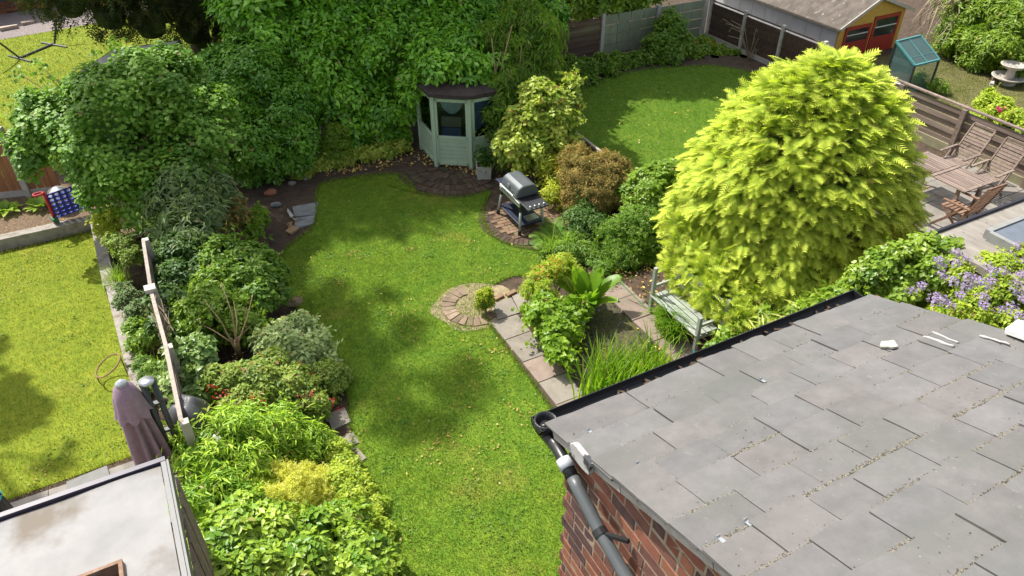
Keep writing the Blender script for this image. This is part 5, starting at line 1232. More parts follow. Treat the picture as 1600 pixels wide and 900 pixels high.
# dark conifer beyond
cs = []
dl = lobes_px([(110, 5, 22.6, 40), (170, 22, 22.4, 42), (235, 40, 22.4, 40), (300, 45, 22.5, 42), (355, 40, 22.6, 42), (260, 5, 22.6, 55), (340, 0, 22.6, 55), (190, -20, 22.8, 60), (395, 20, 22.4, 36), (315, 62, 22.6, 24), (70, -10, 22.8, 30)])
for z, r in ((3.4, 3.2), (5, 4.2), (6.6, 4.4), (8.2, 4.3), (9.8, 3.5), (11.4, 3.0), (13, 2.7), (14.6, 2.6), (16.0, 1.8)):
    for a in np.arange(0, 6.28, .9): dl.append((np.array((1.4 - .2 * max(0, z - 5) + math.cos(a + z) * r * .62, 24.6 + math.sin(a + z) * r * .62, z)), np.array((r * .42, r * .42, .8))))
t = thing('conifer_tree', 'tall dark evergreen with drooping skirts beyond the hazel', 'tree', (2.1, 24.4, 0))
P, Nn, RN = crown_points(dl, .05, 1.4, .4, .2); P, Nn, RN, sc_ = thin_high(P, Nn, RN, 3.4)
D = unit(.5 * Nn + R.normal(0, .45, P.shape) + (0, 0, -.45)); leaf_part('crown', [leaves(P, D, unit(R.normal(size=P.shape) + (0, -.4, .6)), sc_ * .42 * R.uniform(.6, 1.3, len(P)), SPL, RN)], L_conifer, t)
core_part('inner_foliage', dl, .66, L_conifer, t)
mb = MB(); mb.tube([(2.1, 24.4, 0), (2.0, 24.4, 4), (-.8, 24.5, 16.4)], [.34, .27, .05], 10)
for k in range(9): a = k * 2.4; z = .9 + k * .5; mb.tube([(2.05, 24.4, z), (2.05 + 1.8 * math.cos(a), 24.4 + 1.8 * math.sin(a), z + .2)], [.08, .02], 6)
mb.build('trunk', M['twig'], t, smooth=True)
# golden conifer: clumps of flat sprays over an egg shaped body
def golden(cx, cy, prof):
    zs = np.array([p[0] for p in prof]); rs = np.array([p[1] for p in prof])
    m = 2150; zq = np.linspace(.08, zs[-1], 400); cdf = np.cumsum(np.interp(zq, zs, rs) / rs.max() + .16); cdf /= cdf[-1]
    z = np.interp((np.arange(m) + R.uniform(0, 1, m)) / m, cdf, zq); th = np.arange(m) * 2.39996 + R.normal(0, .12, m); rr = np.interp(z, zs, rs)
    sl = np.gradient(np.interp(np.linspace(0, zs[-1], 200), zs, rs), zs[-1] / 199); nz_ = -np.interp(z, np.linspace(0, zs[-1], 200), sl)
    out = unit(np.stack([np.cos(th), np.sin(th), np.clip(nz_, -.6, 2.2)], 1))
    wob = 1 + .1 * vnoise(np.stack([np.cos(th) * 2, np.sin(th) * 2, z], 1), 1.6)
    c = np.stack([cx + .09 * (z - 1.6) + (rr * wob - .2 + R.uniform(-.12, .1, m)) * np.cos(th), cy + (rr * wob - .2 + R.uniform(-.12, .1, m)) * np.sin(th), z], 1)
    n = 11                                             # each clump: a flat hand of sprays in one tilted plane
    zf = np.clip((z - 1.5) / 2.4, 0, 1)[:, None]
    oh = np.stack([np.cos(th), np.sin(th), np.zeros(m)], 1) + R.normal(0, .22, (m, 3)); oh[:, 2] = -.3 + R.normal(0, .2, m) + .95 * zf[:, 0] ** 1.3
    oh = unit(oh); pn = unit(np.array((0, 0, 1.)) + .55 * out + R.normal(0, .2, (m, 3))); tg = unit(np.cross(pn, oh))
    ph = np.linspace(-1.25, 1.25, n)[None, :] + R.normal(0, .14, (m, n)); big = R.uniform(.75, 1.25, (m, 1)) * (1 + .25 * zf * R.random((m, 1)))
    D = unit(np.cos(ph)[..., None] * oh[:, None, :] + np.sin(ph)[..., None] * tg[:, None, :] + R.normal(0, .1, (m, n, 3)))
    P = c[:, None, :] + oh[:, None, :] * (R.uniform(-.02, .16, (m, n, 1)) * np.cos(ph)[..., None]) + R.normal(0, .025, (m, n, 3))
    Nn = unit(pn[:, None, :] + .22 * R.normal(size=(m, n, 3)))
    RN = np.clip(R.normal(.5, .22, (m, 1)) + R.normal(0, .15, (m, n)), 0, 1)
    k = P.reshape(-1, 3)[:, 2] > .03
    sz = (big * (.165 + .08 * np.cos(ph)) * R.uniform(.8, 1.2, (m, n))).ravel()
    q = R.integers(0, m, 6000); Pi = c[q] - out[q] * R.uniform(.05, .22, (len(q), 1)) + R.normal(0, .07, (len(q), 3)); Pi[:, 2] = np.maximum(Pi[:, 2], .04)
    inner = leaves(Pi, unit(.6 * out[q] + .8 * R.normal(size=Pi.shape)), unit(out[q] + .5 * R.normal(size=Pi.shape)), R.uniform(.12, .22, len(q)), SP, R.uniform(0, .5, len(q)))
    return [leaves(P.reshape(-1, 3)[k], D.reshape(-1, 3)[k], Nn.reshape(-1, 3)[k], sz[k], SPG, RN.ravel()[k]), inner]
GC = (9.56, 7.62); GP = [(0, 1.82), (.5, 1.9), (1.1, 1.97), (1.8, 1.93), (2.4, 1.7), (2.9, 1.42), (3.3, 1.12), (3.65, .75), (3.9, .2)]
t = thing('golden_conifer', 'great golden yellow conifer dome shading the bench', 'tree', (*GC, 0))
sk_ = lobes_px([(1072, 415, 7.7, 30), (1098, 450, 7.25, 32), (1128, 487, 6.9, 32), (1162, 512, 6.6, 30), (1195, 505, 6.5, 32), (1100, 420, 7.3, 36), (1150, 470, 6.8, 40), (1066, 365, 8.0, 28), (1230, 490, 6.5, 28), (1280, 450, 6.6, 34), (1330, 400, 6.8, 34), (1118, 460, 6.75, 24), (1138, 482, 6.5, 24), (1097, 432, 7.1, 24), (1150, 502, 6.3, 22)])
gP, gN, gR = crown_points(sk_, .03, 1.3, .24, .5)
gD = unit(gN + R.normal(0, .4, gP.shape) + (0, -.1, -.5)); gk = leaves(gP, gD, unit(R.normal(0, .5, gP.shape) + (-.2, -.5, .8)), R.uniform(.16, .3, len(gP)), SPG, gR)
leaf_part('crown', golden(*GC, GP) + [gk], L_gold, t)
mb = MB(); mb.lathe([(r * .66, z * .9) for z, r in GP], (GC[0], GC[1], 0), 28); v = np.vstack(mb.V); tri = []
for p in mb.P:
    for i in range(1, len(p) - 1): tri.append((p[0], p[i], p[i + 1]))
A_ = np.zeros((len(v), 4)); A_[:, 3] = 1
new_obj('inner_foliage', np_mesh('inner_foliage', v - wloc(t), tris=tri, mat=leafmat('inner_conifer_shade', (.035, .06, .012), (.05, .08, .015), trans=.1), leaf=A_), t, None, None, 'stuff')  # core coloured dark so the gaps between sprays look deep in shade
dsp = lobes_px([(1338, 392, 6.75, 20), (1300, 425, 6.6, 14)]); dP, dN, dR = crown_points(dsp, .012, 1.2, .14, .3)
leaf_part('dead_sprays', [leaves(dP, unit(dN + R.normal(0, .4, dP.shape) + (0, 0, -.4)), unit(R.normal(size=dP.shape)), R.uniform(.1, .22, len(dP)), SP, dR)], leafmat('dead_spray', (.12, .06, .025), (.24, .12, .05), trans=.15), t)
mb = MB(); mb.tube([(*GC, 0), (GC[0], GC[1], 2), (GC[0], GC[1], 3.3)], [.22, .15, .03], 10); mb.build('trunk', M['twig'], t, smooth=True)
# bamboo
t = plant('bamboo', 'feathery light green bamboo clump right beside the summerhouse', 'bamboo', lobes_px([(805, 125, 14.5, 48), (825, 62, 14.7, 50), (842, 95, 14.4, 34), (800, 180, 14.0, 36), (832, 150, 14.0, 36), (785, 80, 14.9, 44), (842, 50, 14.7, 28), (786, 205, 13.6, 24), (783, 165, 13.75, 26), (795, 140, 13.9, 30), (792, 245, 13.3, 18), (822, 25, 14.9, 32)]), L_bamboo, .17, LNN, .4, 2.0, .26, .9, base=(7.75, 14.5, 0), core=.5, stems=0)
for (x, y, x2, y2) in ((765, 150, 783, 80), (770, 165, 792, 190), (780, 120, 800, 40), (805, 190, 815, 70), (775, 120, 768, 60)):
    a_ = at(x, y, 14.05); b_2 = at(x2, y2, 14.1); mb = MB(); mb.tube([(a_[0], a_[1], 0.05), a_, b_2], .012, 6); mb.build('cane', M['twig_pale'], t)
P = R.normal(0, 1, (260, 3)) * (.1, .1, .13) + (6.36, 13.36, .5); Nn = unit(R.normal(size=P.shape) + (0, 0, .6)); leaf_part('foliage', [leaves(P, leaf_dirs(Nn, .3), Nn, R.uniform(.1, .2, len(P)), LN)], L_dark, pl)
plant('variegated_shrub', 'cream and green leaved shrub behind the barbecue', 'shrub', lobes_px([(842, 165, 13.0, 36), (868, 195, 12.7, 38), (825, 200, 12.9, 36), (803, 232, 12.8, 30), (850, 235, 12.5, 36), (885, 160, 13.0, 22), (880, 220, 12.5, 26), (815, 262, 12.5, 20), (895, 130, 13.1, 14)]), L_varieg, .09, TWW, .45, 1.25, .2, .25, core=.72)
plant('yellow_shrub', 'straggly yellow green shrub hanging over the barbecue hood', 'shrub', lobes_px([(868, 282, 11.9, 24), (860, 262, 12.1, 20), (890, 300, 11.6, 18), (862, 305, 11.5, 16), (885, 330, 11.3, 18)]), L_lime, .11, LN, .48, 1.0, .16, .35, core=.4)
plant('dry_shrub', 'brown half dead heathy shrub in front of the low fence', 'shrub', lobes_px([(912, 275, 11.2, 36), (945, 275, 11.0, 36), (930, 305, 10.8, 36), (958, 292, 10.7, 30), (900, 250, 11.6, 24), (965, 270, 10.9, 22), (900, 310, 11.0, 24)]), L_tan, .07, LNN, .5, 2.6, .13, .1, core=.6, stems=7, twig='twig_tan')
plant('orange_shrub', 'dying shrub with rusty orange leaves beside the cream one', 'shrub', lobes_px([(882, 245, 12.2, 17), (872, 262, 12.0, 14), (892, 232, 12.3, 12)]), L_orange, .1, LN, .5, .9, .14, .4, core=.3, stems=3)
plant('glossy_shrub', 'bright small leaved shrub under the curving lawn', 'shrub', lobes_px([(1012, 300, 10.0, 36), (1035, 285, 10.0, 32), (1000, 335, 9.8, 28), (1025, 325, 9.7, 30), (985, 305, 10.3, 20)]), L_bright, .075, TW, .28, 1.2, .17, .3)
plant('nandina_shrub', 'feathery mid green shrub just behind the bench', 'shrub', lobes_px([(985, 375, 9.4, 40), (960, 372, 9.5, 28), (1008, 405, 9.1, 32), (1005, 355, 9.5, 30), (975, 405, 9.1, 28), (950, 385, 9.5, 18), (1022, 425, 8.75, 20), (990, 432, 8.9, 20), (1040, 392, 9.0, 24), (965, 432, 9.0, 16)]), L_mid, .09, CL, .5, 1.0, .2, .3)
plant('peony_plant', 'dark feathery peony clump beside the fern', 'plant', lobes_px([(908, 352, 10.3, 30), (930, 362, 10.1, 26), (895, 375, 10.2, 22), (915, 330, 10.6, 20)]), L_dark, .13, LN, .5, 1.2, .18, .4, stems=3)
def fern(label, base, n, L, spread=1.0, name='fern', mat=None, az0=0, arc=6.283):
    t = thing(name, label, 'fern', base)
    n2 = n; az = az0 + arc * (np.arange(n) + R.uniform(-.3, .3, n)) / n; base = np.asarray(base, float)
    for i in range(n):
        tv, tf = T_spray(18, .24, 1.3, 0, .36); l = L * R.uniform(.8, 1.15); y = tv[:, 1]; ang = .35 + spread * 1.35 * y
        h = l * (y - .28 * y * y * spread); zz = l * (.62 * y - .62 * y * y * .9 * spread)
        s = tv[:, 0] * l
        V = np.stack([h * math.cos(az[i]) - s * math.sin(az[i]), h * math.sin(az[i]) + s * math.cos(az[i]), zz - .12 * np.abs(s)], 1) + base + (0, 0, .03)
        A = np.ones((len(V), 4)); A[:, 0] = R.random(); A[:, 1] = y; A[:, 2] = R.random()
        V[:, 2] = np.maximum(V[:, 2], .02); TRIS[0] += len(tf)
        new_obj('frond', np_mesh('frond', V - base, tris=tf, mat=mat or L_fern, leaf=A), t)
    return t
fern('large arching fern at the corner of the brick pad', (6.35, 10.35, 0), 12, .75)
fern('pale ribbed fern below the feathery peony', (6.75, 9.55, 0), 11, .62)
fern('small fern tucked behind the barbecue leg', (6.62, 10.75, 0), 9, .55)
def straps(name, label, cat, centres, per, L, W, mat, bend=(.3, .9), rad=.12, seg=5, az=None, lean=.15):
    P = []; AZ = []
    for c in centres:
        a = R.uniform(0, 6.283, per) if az is None else R.normal(az[0], az[1], per); P.append(np.asarray(c) + np.stack([rad * R.normal(size=per), rad * R.normal(size=per), np.zeros(per)], 1)); AZ.append(a)
    P = np.vstack(P); AZ = np.concatenate(AZ); n = len(P); P[:, 2] = np.maximum(P[:, 2], .02)
    t = thing(name, label, cat, (P[:, 0].mean(), P[:, 1].mean(), 0))
    leaf_part('foliage', [blades(P, AZ, L * R.uniform(.6, 1.15, n), W * R.uniform(.7, 1.2, n), R.uniform(*bend, n), seg, lean=np.abs(R.normal(lean, .1, n)))], mat, t)
    return t
plant('leafy_perennial', 'soft green perennial filling the gap between ferns and pond', 'plant', lobes_px([(885, 400, 9.6, 20), (915, 398, 9.6, 20), (945, 425, 9.0, 18), (930, 412, 9.3, 18), (962, 450, 8.6, 13), (855, 398, 9.9, 14), (900, 380, 10.0, 16)]), L_mid, .085, LN, .5, 1.1, .13, .4)
straps('sedge', 'pale arching sedge tuft below the ferns by the lawn', 'grass', [gz(868, 395), gz(885, 390), gz(858, 405)], 70, .55, .014, L_grassl, (.6, 1.1), .07, az=(3.6, 1.0))
plant('spurge', 'yellow green spurge with orange heads at the pond corner', 'plant', lobes_px([(862, 425, 8.75, 22), (838, 450, 8.55, 22), (880, 415, 8.8, 18), (850, 470, 8.4, 20), (890, 435, 8.6, 18)]), L_privet, .065, CL, .5, 1.1, .13, .3, extra=None)
t = bpy.data.objects['spurge']; flowers('flower', [at(x, y, 8.55) for x, y in ((845, 420), (860, 408), (872, 412), (838, 432), (885, 405), (850, 435), (868, 425))], .05, L_oflow, t, 9, .05)
lobm = lobes_px([(850, 500, 7.95, 30), (872, 522, 7.6, 28), (870, 545, 7.3, 20), (890, 500, 7.8, 24), (850, 478, 8.2, 20), (905, 485, 7.9, 18), (835, 492, 8.1, 14), (880, 558, 7.1, 14)])
plant('marsh_marigold', 'round leaved marsh plant spilling from the path edge into the pond', 'plant', lobm, L_marsh, .085, T_oval(.95, .18, .1), .5, .95, .13, .1, core=.62)
straps('rushes', 'reddish brown rushes against the pond edge slab', 'rushes', [gz(832, 505), gz(838, 520), (4.75, 8.3, 0), (4.8, 8.05, 0)], 60, .4, .008, L_rush, (.05, .4), .06)
# big paddle leaves, one object each
t = thing('skunk_cabbage', 'huge paddle leaved bog plant rising from the pond', 'plant', (5.72, 8.15, 0))
for i in range(22):
    a = i * 2.399 + R.uniform(-.2, .2); l = R.uniform(.62, 1.0) * (1 if i < 16 else .8); wd = R.uniform(.19, .28); bnd = R.uniform(.2, .55) if i < 12 else R.uniform(.8, 1.25); n = 8; V = []
    h = np.array((math.cos(a), math.sin(a), 0)); s = np.array((-math.sin(a), math.cos(a), 0)); p = np.array((5.72, 8.15, 0)) + h * R.uniform(.03, .14)
    for k in range(n + 1):
        f = k / n; w_ = wd * (max(.0, math.sin(math.pi * min(1, (f - .12) / .88))) ** .7 if f > .12 else 0) / 2 + .012 * (1 - f); w_ *= 1 + .08 * math.sin(9 * f + i)
        ang = .1 + bnd * f ** 1.2 * 1.5; nn_ = np.cross(s, np.cos(ang) * np.array((0, 0, 1)) + np.sin(ang) * h)
        V += [p - s * w_ - nn_ * .1 * w_, p - nn_ * .0 + nn_ * .12 * w_, p + s * w_ - nn_ * .1 * w_]
        p = p + l / n * (math.sin(ang) * h + math.cos(ang) * np.array((0, 0, 1)))
    P_ = []
    for k in range(n):
        b = 3 * k; P_ += [(b, b + 1, b + 4), (b, b + 4, b + 3), (b + 1, b + 2, b + 5), (b + 1, b + 5, b + 4)]
    V = np.array(V); A = np.ones((len(V), 4)); A[:, 0] = R.uniform(.1, .9); A[:, 1] = np.repeat(np.linspace(0, 1, n + 1), 3); A[:, 2] = R.random()
    new_obj('leaf', np_mesh('leaf', V - wloc(t), tris=P_, mat=L_grass, leaf=A, smooth=True), t)
mb = MB(); mb.lathe([(.1, 0), (.12, .06), (.05, .16), (0, .18)], (5.72, 8.15, -.02), 10); mb.build('crown_base', M['soil'], t)
straps('iris_clump', 'lush iris clump in the pond under the gutter', 'iris', [(4.62, 6.3, 0), (4.8, 6.35, 0), (5.0, 6.4, 0), (5.25, 6.4, 0), (5.5, 6.3, 0), (5.72, 6.2, 0), (4.7, 6.05, 0), (5.0, 6.05, 0), (5.3, 6.0, 0), (5.65, 5.95, 0), (4.9, 5.75, 0)], 44, .98, .036, L_iris, (.15, .8), .09, 6, lean=.12)
straps('day_lily', 'arching day lily tuft under the bench seat', 'day lily', [(6.62, 7.15, 0), (6.7, 6.95, 0), (6.75, 7.3, 0), (6.6, 6.85, 0)], 80, .7, .022, L_grass, (.7, 1.3), .06, 6, az=(3.7, .9))
# small alga cover on the water, and the box ball
al = MB(); Pn = []
q = np.column_stack([R.uniform(4.7, 6.28, 9000), R.uniform(5.1, 8.6, 9000), np.full(9000, .02)]); kq = (vnoise(q, 2.3) + .5 * vnoise(q, 6.1)) > .28; q = q[kq]; q[:, 2] += R.uniform(0, .012, len(q))
Nq = unit(R.normal(0, .25, q.shape) + (0, 0, 1)); lo = leaves(q, leaf_dirs(Nq, 0), Nq, R.uniform(.02, .05, len(q)), TWW)
leaf_part('pondweed', [lo], leafmat('pondweed', (.045, .05, .018), (.12, .12, .045), rough=.6, trans=.1), None)
t = thing('box_ball', 'clipped golden box ball on the brick ring', 'topiary', (4.22, 8.98, 0))
lb = [(np.array((4.22, 8.98, .27)), np.array((.165, .165, .2)))]
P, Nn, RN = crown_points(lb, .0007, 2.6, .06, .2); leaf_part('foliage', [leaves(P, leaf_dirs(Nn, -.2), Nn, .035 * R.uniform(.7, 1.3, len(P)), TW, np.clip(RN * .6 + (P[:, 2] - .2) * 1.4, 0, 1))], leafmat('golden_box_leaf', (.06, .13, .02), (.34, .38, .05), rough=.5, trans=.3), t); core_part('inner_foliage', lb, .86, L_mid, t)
mb = MB(); mb.tube([(4.22, 8.98, 0), (4.22, 8.98, .2)], .02, 6); mb.build('stem', M['twig'], t)
# ---- left border
t = plant('buddleia', 'grey green buddleia with long leaves by the hazel', 'shrub', lobes_px([(290, 300, 12.7, 38), (315, 340, 12.2, 42), (270, 345, 12.3, 40), (335, 295, 12.9, 28), (300, 375, 11.8, 38), (255, 315, 12.8, 26)]), L_budd, .16, LN, .5, 1.25, .22, .5, extra=[sprig_extra([(275, 265, 12.9), (300, 262, 12.9), (345, 285, 12.7), (262, 290, 12.8), (235, 320, 12.6), (322, 300, 12.5)], .14, LN, .09, 26, .1)])
plant('dark_shrub', 'dark leafy shrub hugging the low boundary fence', 'shrub', lobes_px([(285, 405, 11.5, 36), (275, 440, 10.9, 32), (262, 475, 10.3, 28), (310, 430, 11.1, 30), (255, 510, 9.9, 22)]), L_dark, .08, TW, .3, 1.2, .17, .3)
t = plant('hydrangea_shrub', 'rounded leafy shrub jutting furthest onto the shaded lawn', 'shrub', lobes_px([(388, 425, 10.9, 42), (415, 452, 10.5, 32), (350, 410, 11.1, 34), (398, 478, 10.2, 34), (365, 445, 10.6, 36), (425, 425, 10.9, 22), (350, 395, 11.4, 22)]), L_mid, .085, TW, .28, 1.2, .18, .3, extra=[sprig_extra([(345, 375, 11.3), (368, 372, 11.2), (330, 390, 11.2), (355, 368, 11.3)], .12, LN, .08, 24)])
flowers('flower', [at(x, y, b_) for x, y, b_ in ((358, 379, 11.1), (304, 430, 10.8), (312, 418, 10.9))], .045, L_white, t, 6, .012)
t = plant('jasmine_shrub', 'open yellowish shrub with bare orange stems', 'shrub', lobes_px([(340, 490, 9.9, 36), (380, 495, 9.8, 28), (300, 495, 9.9, 28), (330, 455, 10.3, 28), (365, 520, 9.6, 26), (280, 520, 9.6, 20), (400, 515, 9.6, 18)]), L_bright, .075, TW, .3, .75, .14, .2, core=.45, stems=0)
mb = MB()
for (x, y) in ((320, 470), (345, 440), (365, 470), (385, 480), (405, 490), (345, 500), (300, 500), (395, 460)):
    e_ = at(x, y, 9.7); m_ = at(368, 535, 9.2); b2_ = gz(378, 570); mb.tube([(b2_[0] + R.uniform(-.05, .05), b2_[1], 0), m_ + R.uniform(-.06, .06, 3), (m_ + e_) / 2 + R.uniform(-.05, .05, 3), e_], [.018, .014, .009, .005], 6)
mb.build('stem', M['twig_pale'], t, smooth=True)
plant('silver_shrub', 'silvery grey leaved shrub beside the sunny lawn edge', 'shrub', lobes_px([(452, 530, 9.2, 32), (485, 545, 9.05, 30), (425, 535, 9.2, 24), (508, 568, 8.8, 20), (465, 560, 8.9, 28), (470, 515, 9.3, 22)]), L_silver, .085, TW, .3, 1.3, .15, .3)
t = plant('fuchsia', 'wide fuchsia shrub with small hanging red flowers', 'shrub', lobes_px([(400, 605, 8.3, 40), (455, 612, 8.2, 42), (505, 600, 8.4, 34), (430, 580, 8.6, 32), (352, 600, 8.4, 30), (380, 635, 8.0, 30), (480, 635, 7.9, 30), (525, 590, 8.5, 20), (430, 640, 7.9, 26)]), L_fuch, .055, TW, .3, 1.4, .14, .3)
pr = []
for (x, y) in ((330, 604), (338, 622), (345, 632), (405, 628), (412, 640), (448, 640), (452, 636), (478, 632), (485, 636), (492, 634), (498, 638), (520, 625), (528, 640), (395, 622), (470, 618), (430, 650), (487, 615), (350, 612)): c = at(x, y, 7.75); pr.append(c)
flowers('flower', pr, .035, L_red, t, 9, .035)
t = plant('rambling_rose', 'pale leaved rambling rose tumbling over the fence rail', 'rose', lobes_px([(298, 565, 8.9, 32), (285, 600, 8.6, 24), (312, 545, 9.1, 20), (315, 590, 8.6, 24), (278, 548, 9.1, 16), (300, 620, 8.3, 18)]), L_rose, .085, TWW, .42, 1.1, .16, .3)
plant('sasa_bamboo', 'bright lance leaved dwarf bamboo mass beside the parasol', 'bamboo', lobes_px([(320, 690, 7.2, 42), (365, 680, 7.25, 46), (425, 688, 7.2, 42), (325, 735, 6.7, 44), (478, 695, 7.2, 34), (390, 730, 6.8, 46), (312, 785, 6.2, 34), (300, 660, 7.5, 24), (355, 775, 6.3, 40), (445, 660, 7.5, 26), (395, 655, 7.6, 26)]), L_sasa, .115, LNW, .5, 1.5, .17, .35, core=.7)
t = plant('golden_spiraea', 'pale golden spiraea with upright plumes amid the border', 'shrub', lobes_px([(448, 770, 6.3, 38), (485, 755, 6.5, 28), (420, 790, 6.1, 26), (465, 795, 6.1, 26), (430, 745, 6.6, 20), (500, 780, 6.25, 18), (402, 770, 6.4, 18), (515, 762, 6.4, 14)]), L_spir, .05, CL, .5, .75, .1, -.1, core=.6, shoots=46, extra=[sprig_extra([(452, 728, 6.6), (470, 735, 6.55), (432, 748, 6.5), (497, 738, 6.6), (440, 735, 6.6), (485, 728, 6.65), (415, 765, 6.4)], .06, CL, .035, 40)])
plant('privet_hedge', 'low yellow green privet edging the lawn near the house', 'hedge', lobes_px([(540, 735, 6.75, 24), (560, 765, 6.4, 26), (580, 800, 6.0, 26), (525, 710, 7.05, 22), (505, 690, 7.3, 18), (545, 785, 6.15, 28), (595, 832, 5.6, 20), (530, 760, 6.4, 28)]), L_privet, .045, TW, .3, 1.3, .11, .3)
plant('evergreen_shrub', 'glossy broad leaved evergreen nearest the camera by the lawn', 'shrub', lobes_px([(420, 850, 5.45, 52), (498, 845, 5.5, 50), (560, 868, 5.2, 42), (355, 850, 5.5, 50), (470, 905, 4.9, 52), (590, 890, 4.95, 30), (385, 800, 6.0, 40), (540, 820, 5.7, 34), (400, 905, 4.95, 48), (335, 905, 5.0, 36), (545, 920, 4.7, 50)]), L_gloss, .088, TW, .28, 1.2, .18, .35)
t = thing('white_bedding', 'small white flowers at the foot of the fence by the parasol', 'flowers', (-.55, 7.0, 0))
flowers('flower', [gz(x, y, z) for x, y, z in ((273, 676, .9), (270, 690, .8), (300, 815, 1.3), (296, 808, 1.3), (306, 822, 1.25), (338, 688, 1.3), (300, 640, 1.2))], .06, L_white, t, 6, .02)
straps('tuft_grass', 'arching blue green grass tuft on the sleeper', 'grass', [(-1.3, 12.75, .05), (-1.2, 12.6, .05), (-1.35, 12.55, .05)], 70, .5, .012, L_grassl, (.6, 1.1), .07)
for i, (lbl, nm, lo_, mt, sz, tm) in enumerate((('bronze tinged low shrub behind the grass tuft', 'low_shrub', [(195, 385, 12.5, 20), (205, 400, 12.3, 16), (180, 378, 12.7, 14)], L_fuch, .05, TW), ('small grey green cushion plant halfway along the neighbouring bed', 'bedding_plant', [(200, 470, 11.3, 18), (212, 490, 11.0, 15), (192, 455, 11.5, 13)], L_budd, .045, TW),
        ('bright leafy perennial against the sleeper end', 'bedding_plant', [(215, 515, 10.7, 18), (230, 530, 10.4, 15), (212, 540, 10.4, 14)], L_bright, .06, TW), ('weedy green clump just above the rusty hoop', 'bedding_plant', [(238, 585, 9.3, 18), (222, 570, 9.6, 14), (250, 600, 9.0, 14)], L_mid, .06, LN),
        ('low pale shrub where the two sleepers meet', 'low_shrub', [(165, 355, 14.2, 16), (185, 345, 14.2, 18), (160, 340, 14.6, 12)], L_lime, .07, TW))):
    plant(nm, lbl, 'plant', lobes_px(lo_), mt, sz, tm, .35, 1.1, .1, .3, stems=2)
straps('strappy_plant', 'spiky green tuft in the bed beside the cushion plants', 'plant', [(-1.0, 10.0, 0), (-1.0, 9.75, 0)], 45, .45, .016, L_grass, (.2, .7), .06)
for lbl, p in (('hosta clump by the orange fence, cut by the picture edge', (15, 335)), ('hosta clump beside the red post of the game', (66, 330))):
    c = gz(*p); t = thing('hosta', lbl, 'hosta', c)
    for i in range(20):
        a = i * 2.4; l = R.uniform(.2, .32); d = np.array((math.cos(a), math.sin(a), R.uniform(.35, 1.1))); d = unit(d); N_ = unit(np.array((-math.cos(a) * .5, -math.sin(a) * .5, 1.)))
        v, f, a4 = leaves((c + (0, 0, .08) + .06 * d)[None], d[None], N_[None], [l], T_oval(.6, .1, .25)); v[:, 2] = np.maximum(v[:, 2], .07)
        new_obj('leaf', np_mesh('leaf', v - wloc(t), tris=f, mat=L_grassl, leaf=a4), t)
# ---- rear border and beyond
plant('rear_shrub', 'dark bushy shrub against the green fence panels', 'shrub', lobes_px([(1045, 55, 17.9, 26), (1030, 75, 17.7, 26), (1062, 75, 17.7, 24), (1045, 88, 17.4, 22), (1048, 35, 18.0, 16), (1020, 92, 17.5, 16)]), L_mid, .12, TW, .3, 1.1, .2, .3)
low = lobes_px([(868, 112, 17.2, 17), (890, 108, 17.3, 18), (915, 108, 17.3, 17), (940, 102, 17.5, 17), (965, 100, 17.6, 17), (990, 98, 17.6, 15), (885, 128, 16.8, 16), (920, 122, 17.0, 14), (955, 112, 17.2, 12)])
plant('border_plants', 'tangled low greenery at the foot of the brown fence panel', 'ground cover', low, L_mid, .08, TW, .35, 1.1, .15, .3, stems=0, core=.6)
low = lobes_px([(1085, 92, 17.3, 15), (1105, 88, 17.4, 18), (1125, 90, 17.2, 18), (1145, 96, 16.9, 16), (1100, 72, 17.9, 14), (1115, 102, 17.0, 13), (1160, 102, 16.6, 12)])
t = plant('corner_plants', 'light green perennials filling the corner below the dark side fence', 'ground cover', low, L_bright, .08, TW, .35, 1.1, .15, .3, stems=0, core=.6)
flowers('flower', [at(x, y, 17.2) for x, y in ((1088, 66), (1112, 64), (1118, 68))], .07, L_oflow, t, 6, .04)
plant('evergreen_tree', 'evergreen hanging over the green fence panels', 'tree', lobes_px([(925, 12, 19.1, 22), (965, 12, 19.1, 20), (898, 6, 19.3, 22), (992, 2, 19.2, 18), (912, -2, 19.9, 30), (945, -2, 19.8, 34), (975, -5, 19.9, 30), (890, -15, 20.2, 30), (1010, -25, 20.2, 34), (950, -35, 20.5, 60)]) + [(np.array((13.5, 21, 4.0)), np.array((1.8, 1.6, 1.5))), (np.array((12.0, 21, 5.2)), np.array((1.6, 1.6, 1.5))), (np.array((14.6, 21.2, 5.6)), np.array((1.6, 1.6, 1.6))), (np.array((13.3, 21.2, 7.2)), np.array((1.5, 1.5, 1.4))), (np.array((11.6, 21.2, 7.6)), np.array((1.5, 1.4, 1.3))), (np.array((14.0, 21.2, 9.2)), np.array((1.5, 1.4, 1.4))), (np.array((12.4, 21.2, 9.6)), np.array((1.4, 1.4, 1.3))), (np.array((10.4, 21.0, 6.4)), np.array((1.3, 1.3, 1.2)))], L_bright, .15, TW, .28, .9, .34, .4, base=(13.3, 21, 0), stem_r=.1, thin=2.6)
t = thing('bare_twigs', 'leafless arching twigs against the dark side fence', 'shrub', (*gz(1172, 92)[:2], 0))
mb = MB(); b_0 = gz(1172, 92)
for i in range(16):
    e_ = at(1172 + R.uniform(-45, 60), R.uniform(28, 75), 16.0); m_ = (b_0 + e_) / 2 + (0, 0, .35) + R.uniform(-.1, .1, 3); mb.tube([b_0 + R.uniform(-.08, .08, 3) * (1, 1, 0), m_, e_, e_ + (R.uniform(-.2, .2), R.uniform(-.2, .2), -.1)], [.014, .01, .006, .003], 5)
mb.build('branch', M['twig_tan'], t)
